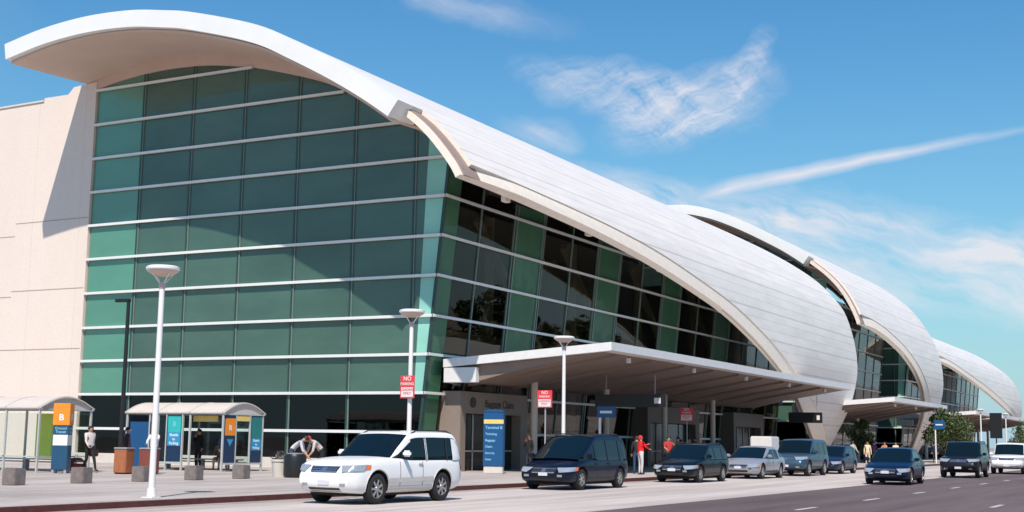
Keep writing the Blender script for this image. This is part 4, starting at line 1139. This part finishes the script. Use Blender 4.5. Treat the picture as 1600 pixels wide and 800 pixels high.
        for i in range(nu):
            for j in range(nv):
                ks = [(i, j), (i+1, j), (i+1, j+1), (i, j+1)]
                if all(q in ok for q in ks): m_.face([ok[q] for q in ks])
        if not m_.f: return None
        o_ = m_.build(nm, mt, par, smooth=True, angle=60)
        return o_
    zt = hood_s(h2-.25); F_ = (-1, 0, 0)
    hw = W/2
    hz1 = nose_z[1]; hz0 = hz1-.19
    for sg in (-1, 1):
        dd = Vector((-1, -.75*sg, 0))
        patch([(h2-.1, sg*hw*.50, hz0+.01), (h2-.42, sg*hw*.97, hz0+.05), (h2-.50, sg*hw*.97, hz1-.01), (h2-.12, sg*hw*.48, hz1-.03)], dd, 'headlight', M_HEAD, off=.034, nu=26, nv=14)
        patch([(h2-.42, sg*hw*1.0, hz0+.05), (h2-.62, sg*hw*1.0, hz0+.07), (h2-.66, sg*hw*1.0, hz1-.02), (h2-.46, sg*hw*1.0, hz1-.01)], (-.35, -sg, 0), 'indicator', M_AMBER, off=.011)
        patch([(h2, sg*hw*.52, .42), (h2, sg*hw*.70, .42), (h2, sg*hw*.70, .49), (h2, sg*hw*.52, .49)], F_, 'fog_lamp', M_CHROME)
        patch([(-h2, sg*hw*.62, zbelt-.32), (-h2, sg*hw*.98, zbelt-.32), (-h2, sg*hw*.98, zbelt-.06), (-h2, sg*hw*.62, zbelt-.06)], (1, -sg*.3, 0), 'tail_light', M_TAIL)
        # door seams, handles, sill and side strip
        for x in pillars_x(pillars, xt0, xb0, xf, xr, Rw):
            patch([(x-.008, sg*hw, zb+.1), (x+.008, sg*hw, zb+.1), (x+.008, sg*hw, zbelt-.04), (x-.008, sg*hw, zbelt-.04)], (0, -sg, 0), 'door_seam', M_TRIM, off=.004, nu=1, nv=10)
        for x in (xt0-1.15, xt0-2.1):
            if x > xr+.3: MB().box(x-.09, x+.09, sg*(wf(x)*.985)-.0, sg*(wf(x)*.985)+sg*.028, zbelt-.17, zbelt-.135).build('door_handle', paint_m if not cladding else cladding, c, bevel=.008)
        patch([(xr+Rw+.08, sg*hw, zb-.02), (xf-Rw-.08, sg*hw, zb-.02), (xf-Rw-.08, sg*hw, zb+.1), (xr+Rw+.08, sg*hw, zb+.1)], (0, -sg, 0), 'sill', cladding or M_TRIM, off=.010, nu=6, nv=3)
        if side_strip: patch([(xr+Rw+.06, sg*hw, .52), (xf-Rw-.06, sg*hw, .50), (xf-Rw-.06, sg*hw, .60), (xr+Rw+.06, sg*hw, .62)], (0, -sg, 0), 'side_strip', side_strip, off=.014, nu=8, nv=2)
        # arch lips
        for x in (xf, xr):
            m_ = MB(); pts = []
            for q in range(13):
                a = math.pi*(-.02+1.04*q/12); px, pz = x+(Rw+.075)*math.cos(a), Rw+.02+(Rw+.075)*math.sin(a)
                h_ = hit_((px, sg*2, pz), (0, -sg, 0))
                if h_[0] is not None: pts.append(h_[0])
            if len(pts) > 3: m_.tube(pts, .016, 6).build('arch_lip', cladding or paint_m, body, smooth=True)
        # mirror
        mm = MB().box(-.06, .06, -.11, .11, -.075, .075).build('mirror', paint_m, c, bevel=.04, smooth=True)
        mm.location = (xt0-.42, sg*(hw*wbelt+.12), zbelt+.10)
        MB().box(-.015, .015, -.08*1, .0+.08, -.06, -.03).build('mirror_arm', M_TRIM, c).location = (xt0-.42, sg*(hw*wbelt), zbelt+.08)
    g0, g1 = hz0, hz1-.05
    patch([(h2, -hw*.42, g0), (h2, hw*.42, g0), (h2, hw*.46, g1), (h2, -hw*.46, g1)], F_, 'grille', M_TRIM, nu=12, nv=5)
    gl = (g0+g1)/2
    for z in ((g0+.02, gl, g1-.02) if grille == 'bars' else (g1-.005, g0)):
        patch([(h2, -hw*.41, z-.013), (h2, hw*.41, z-.013), (h2, hw*.41, z+.013), (h2, -hw*.41, z+.013)], F_, 'grille_bar', M_CHROME, off=.016, nu=12, nv=1)
    patch([(h2, -.07, gl-.05), (h2, .07, gl-.05), (h2, .07, gl+.05), (h2, -.07, gl+.05)], F_, 'badge', M_CHROME, off=.02, nu=2, nv=2)
    patch([(h2, -hw*.5, .30), (h2, hw*.5, .30), (h2, hw*.5, .39), (h2, -hw*.5, .39)], F_, 'intake', M_TRIM, nu=12, nv=2)
    MB().box(h2+.0, h2+.02, -.16, .16, .45, .56).build('number_plate', M_PLATE, c, bevel=.004)
    patch([(h2-.9, -hw*.82, zt+.1), (h2-.9, hw*.82, zt+.1), (h2-.885, hw*.82, zt+.1), (h2-.885, -hw*.82, zt+.1)], (0, 0, -1), 'bonnet_seam', M_TRIM, off=.002) if False else None
    # wheels
    w0 = None
    for x in (xf, xr):
        for sg in (-1, 1):
            wl = root('wheel', (x, sg*(hw-.135), Rw)); wl.parent = c
            wl.location = (x, sg*(hw-.135), Rw)
            if sg < 0: wl.rotation_euler = (0, 0, math.pi)
            if w0 is None:
                w0 = []
                w0.append(MB().lathe([(.62*Rw, -.10), (.90*Rw, -.115), (.985*Rw, -.09), (Rw, -.05), (Rw, .05), (.985*Rw, .09), (.90*Rw, .115), (.64*Rw, .105), (.62*Rw, .06)], 36, axis='y').build('tyre', M_TYRE, wl, smooth=True, angle=50))
                rm = MB().lathe([(.64*Rw, .09), (.60*Rw, .10), (.57*Rw, .05), (.55*Rw, -.08)], 32, axis='y')
                for q in range(7):
                    a = 2*math.pi*q/7
                    rm.bar((0, .075, 0), (math.cos(a)*.59*Rw, .082, math.sin(a)*.59*Rw), .055, .03, (0, 1, 0))
                rm.lathe([(0, .1), (.05, .1), (.07, .07), (.07, .03)], 16, axis='y')
                w0.append(rm.build('rim', rim, wl, smooth=True))
                w0.append(MB().lathe([(0, -.02), (.57*Rw, -.02), (.57*Rw, -.06), (0, -.06)], 24, axis='y').build('brake_disc', M_UNDER, wl))
            else:
                for q in w0:
                    k = q.copy(); COL.objects.link(k); k.parent = wl
    MB().box(-h2+.35, h2-.45, -hw*.7, hw*.7, zb-.12, zb+.02).build('underbody', M_UNDER, c)
    return c
def pillars_x(pl, xt0, xb0, xf, xr, Rw):
    return [xt0-.30, xt0-1.25] + ([xt0-2.15] if xt0-2.15 > xr+Rw*.6 else [])
def park(c, x, y, rz=180.0):
    c.location = (x, y, .005); c.rotation_euler = (0, 0, R(rz))

WHITE = paint('white_car_paint', (.80, .79, .78)); WPEARL = mat('cladding_cream', (.55, .50, .46), .5)
suv = make_car('white SUV with black roof rails parked by the kerb in front', WHITE, 4.69, 1.83, 1.70, 2.715, .93, .365, .31,
    hood=[(-2.345, .90), (-2.30, 1.02), (-2.0, 1.09), (.6, 1.09), (1.0, 1.09), (1.5, 1.06), (1.95, 1.01), (2.2, .94), (2.30, .83), (2.345, .68)],
    cab=(-2.28, -1.96, .08, .84, 1.09, .965, .85), pillars=((-2.26, -1.74, 1), (-.62, -.54, 1), (-.60, -.56, 0), (-1.52, -1.46, 0)), rails=True, cladding=WPEARL, nose_z=(.32, .94), name='parked_car', cat='SUV', side_strip=WPEARL)
park(suv, 27.75, 18.42, 177)
NAVY = paint('dark_blue_paint', (.003, .007, .022)); GREENB = paint('black_green_paint', (.003, .006, .010))
van = make_car('very dark blue minivan parked below the canopy corner', NAVY, 4.95, 1.92, 1.74, 3.05, .95, .34, .28,
    hood=[(-2.475, .95), (-2.42, 1.0), (-2.0, 1.03), (.9, 1.0), (1.3, .97), (1.8, .88), (2.2, .74), (2.4, .62), (2.475, .52)],
    cab=(-2.44, -2.0, .35, 1.62, .98, .965, .80), pillars=((-2.38, -2.1, 1), (-.55, -.48, 1), (-1.55, -1.48, 0), (.45, .5, 1)), rails=True, nose_z=(.28, .74), name='parked_car', cat='minivan', grille='line')
park(van, 40.2, 19.0)
BLK = paint('black_car_paint', (.008, .008, .012))
def sedan(label, pm, L=4.65, W=1.8, H=1.42, **k):
    return make_car(label, pm, L, W, H, 2.75, .92, .325, .26,
        hood=[(-L/2, .80), (-L/2+.05, .90), (-L/2+.3, .96), (-1.4, .98), (-1.0, .93), (.8, .92), (1.1, .90), (1.7, .80), (2.05, .70), (L/2-.08, .58), (L/2, .48)],
        cab=(-1.82, -1.02, .15, 1.12, .91, .955, .74), pillars=((-1.2, -1.02, 1), (-.42, -.36, 1)), nose_z=(.26, .68), cat='car', name=k.pop('name', 'parked_car'), grille=k.pop('grille', 'line'), **k)
def wagon(label, pm, **k):
    return make_car(label, pm, 4.6, 1.8, 1.5, 2.7, .92, .33, .27,
        hood=[(-2.3, .85), (-2.25, .93), (-1.9, .96), (.8, .94), (1.1, .92), (1.7, .83), (2.05, .72), (2.22, .60), (2.3, .50)],
        cab=(-2.2, -1.75, .15, 1.12, .93, .96, .77), pillars=((-2.1, -1.9, 1), (-.42, -.36, 1), (-1.35, -1.3, 0)), nose_z=(.26, .70), cat='car', name='parked_car', grille='line', **k)
park(wagon('almost black parked car with the red shirted person behind', GREENB, rails=True), 51.1, 18.95)
SILV = paint('silver_paint', (.42, .42, .46), .5, .3)
park(sedan('silver grey sedan parked in front of the white cart', SILV), 59.2, 18.95)
TEAL = paint('steel_blue_paint', (.05, .10, .15), .4)
def bigsuv(label, pm, **k):
    return make_car(label, pm, 4.95, 1.95, 1.80, 2.9, .92, .38, .38,
        hood=[(-2.475, 1.0), (-2.43, 1.1), (-2.1, 1.14), (.7, 1.12), (1.1, 1.11), (1.7, 1.06), (2.1, 1.0), (2.35, .86), (2.475, .66)],
        cab=(-2.38, -2.05, .35, 1.05, 1.1, .96, .82), pillars=((-2.3, -2.1, 1), (-.52, -.45, 1), (-1.45, -1.4, 0)), nose_z=(.40, .98), cat='SUV', grille='bars', **k)
park(bigsuv('steel blue SUV parked behind the silver sedan', TEAL, name='parked_car'), 66.7, 18.95)
DBL = paint('ink_blue_paint', (.010, .02, .055))
park(wagon('small ink blue car parked last in the row, before the roof foot', DBL), 73.6, 19.0)
park(sedan('dark blue sedan driving in the lane with pale headlights', paint('deep_blue_paint', (.004, .012, .04)), W=1.84, H=1.45, name='moving_car'), 56.3, 11.95, 182)
park(bigsuv('black SUV with a steel blue grille driving behind the dark blue sedan', BLK, name='moving_car', rails=True), 72.3, 11.75, 181)
pk = make_car('white pickup truck at the right edge of the picture', WHITE, 5.3, 1.95, 1.80, 3.3, .95, .39, .42,
    hood=[(-2.65, .95), (-2.62, 1.05), (-2.5, 1.08), (-.9, 1.08), (.7, 1.10), (1.1, 1.12), (1.9, 1.06), (2.3, 1.0), (2.55, .88), (2.65, .68)],
    cab=(-1.25, -.95, .55, 1.15, 1.08, .96, .82), pillars=((-1.2, -.95, 1), (-.2, -.14, 1)), nose_z=(.42, 1.0), cat='truck', name='pickup_truck', cladding=M_TRIM)
park(pk, 85.6, 11.2, 181)

# ------------------------------------------------------------------ trees
M_LEAF = mat('leaves_green', (.060, .085, .022), .6, var=.45, scale=1.3); M_BARK = mat('bark', (.10, .07, .05), .9, var=.3, scale=8)
def tree(loc, h, r, label, group=None, n=2600, name='tree', leaf=.13, cat='tree', seed=1, low=.35):
    rnd = random.Random(seed); t = root(name, loc); tag(t, label, cat, group)
    tr = MB(); tr.tube([(0, 0, 0), (.05, .03, h*.25), (-.03, .05, h*.5), (.04, 0, h*.8)], [.03*h, .024*h, .016*h, .006*h], 10)
    for k in range(9):
        a = k*2.4; z0 = h*(.28+.05*k); tr.tube([(0, 0, z0), (math.cos(a)*r*.45, math.sin(a)*r*.45, z0+h*.10), (math.cos(a)*r*.8, math.sin(a)*r*.8, z0+h*.2)], [.010*h, .006*h, .003*h], 6)
    tr.build('trunk', M_BARK, t, smooth=True)
    cl = []
    for k in range(26):
        a = rnd.uniform(0, 6.28); rr = r*math.sqrt(rnd.random())*.85; zz = h*(low+(1-low)*rnd.random()*.93)
        env = math.sin(math.pi*min(1, max(.08, (zz/h-low)/(1-low)*.85+.12)))
        cl.append((Vector((math.cos(a)*rr*env, math.sin(a)*rr*env, zz)), r*rnd.uniform(.16, .36)))
    cm = MB()
    for k in range(n):
        c_, cr_ = rnd.choice(cl)
        d = Vector([rnd.gauss(0, 1) for _ in range(3)]).normalized()*cr_*rnd.random()**.4
        p = c_+d*1.0; u = Vector([rnd.gauss(0, 1) for _ in range(3)]).normalized(); v = u.cross(Vector([rnd.gauss(0, 1) for _ in range(3)])).normalized()
        s_ = leaf*rnd.uniform(.6, 1.4); i = len(cm.v)
        cm.v += [tuple(p-u*s_), tuple(p+v*s_*.5), tuple(p+u*s_), tuple(p-v*s_*.5)]; cm.face((i, i+1, i+2, i+3))
    cm.build('crown', M_LEAF, t, fix=False)
    return t
tree((125, 21.9, .13), 4.6, 2.5, 'round bushy green tree behind the black SUV', n=5200, seed=3, low=.22)
tree((133, 22.4, .13), 3.9, 2.2, 'lower green tree touching the bushy one on its right', n=3500, seed=5, low=.2)
tree((113.5, 26.6, .13), 3.6, 1.5, 'dark small tree in the gap beside the foot of the nearest roof', n=2600, seed=8, low=.3)
tree((170, 20.5, .13), 4.4, 2.6, 'small green tree at the far right edge', n=2600, seed=12, low=.2)
# trees across the road: they are what the street glazing mirrors
T0 = tree((0, 0, 0), 9.5, 4.0, 'x', 'trees across the road mirrored in the street glazing', n=3200, seed=20, leaf=.3, low=.25)
rt_ = random.Random(4)
for i in range(14):
    o = T0 if i == 0 else copy_tree(T0)
    o.location = (62+i*10+rt_.uniform(-1.5, 1.5), -24+rt_.uniform(-2, 2), 0); o.rotation_euler = (0, 0, rt_.uniform(0, 6)); s_ = rt_.uniform(.75, 1.2); o.scale = (s_, s_, s_)
    o['label'] = 'tree across the road mirrored in the street glazing'
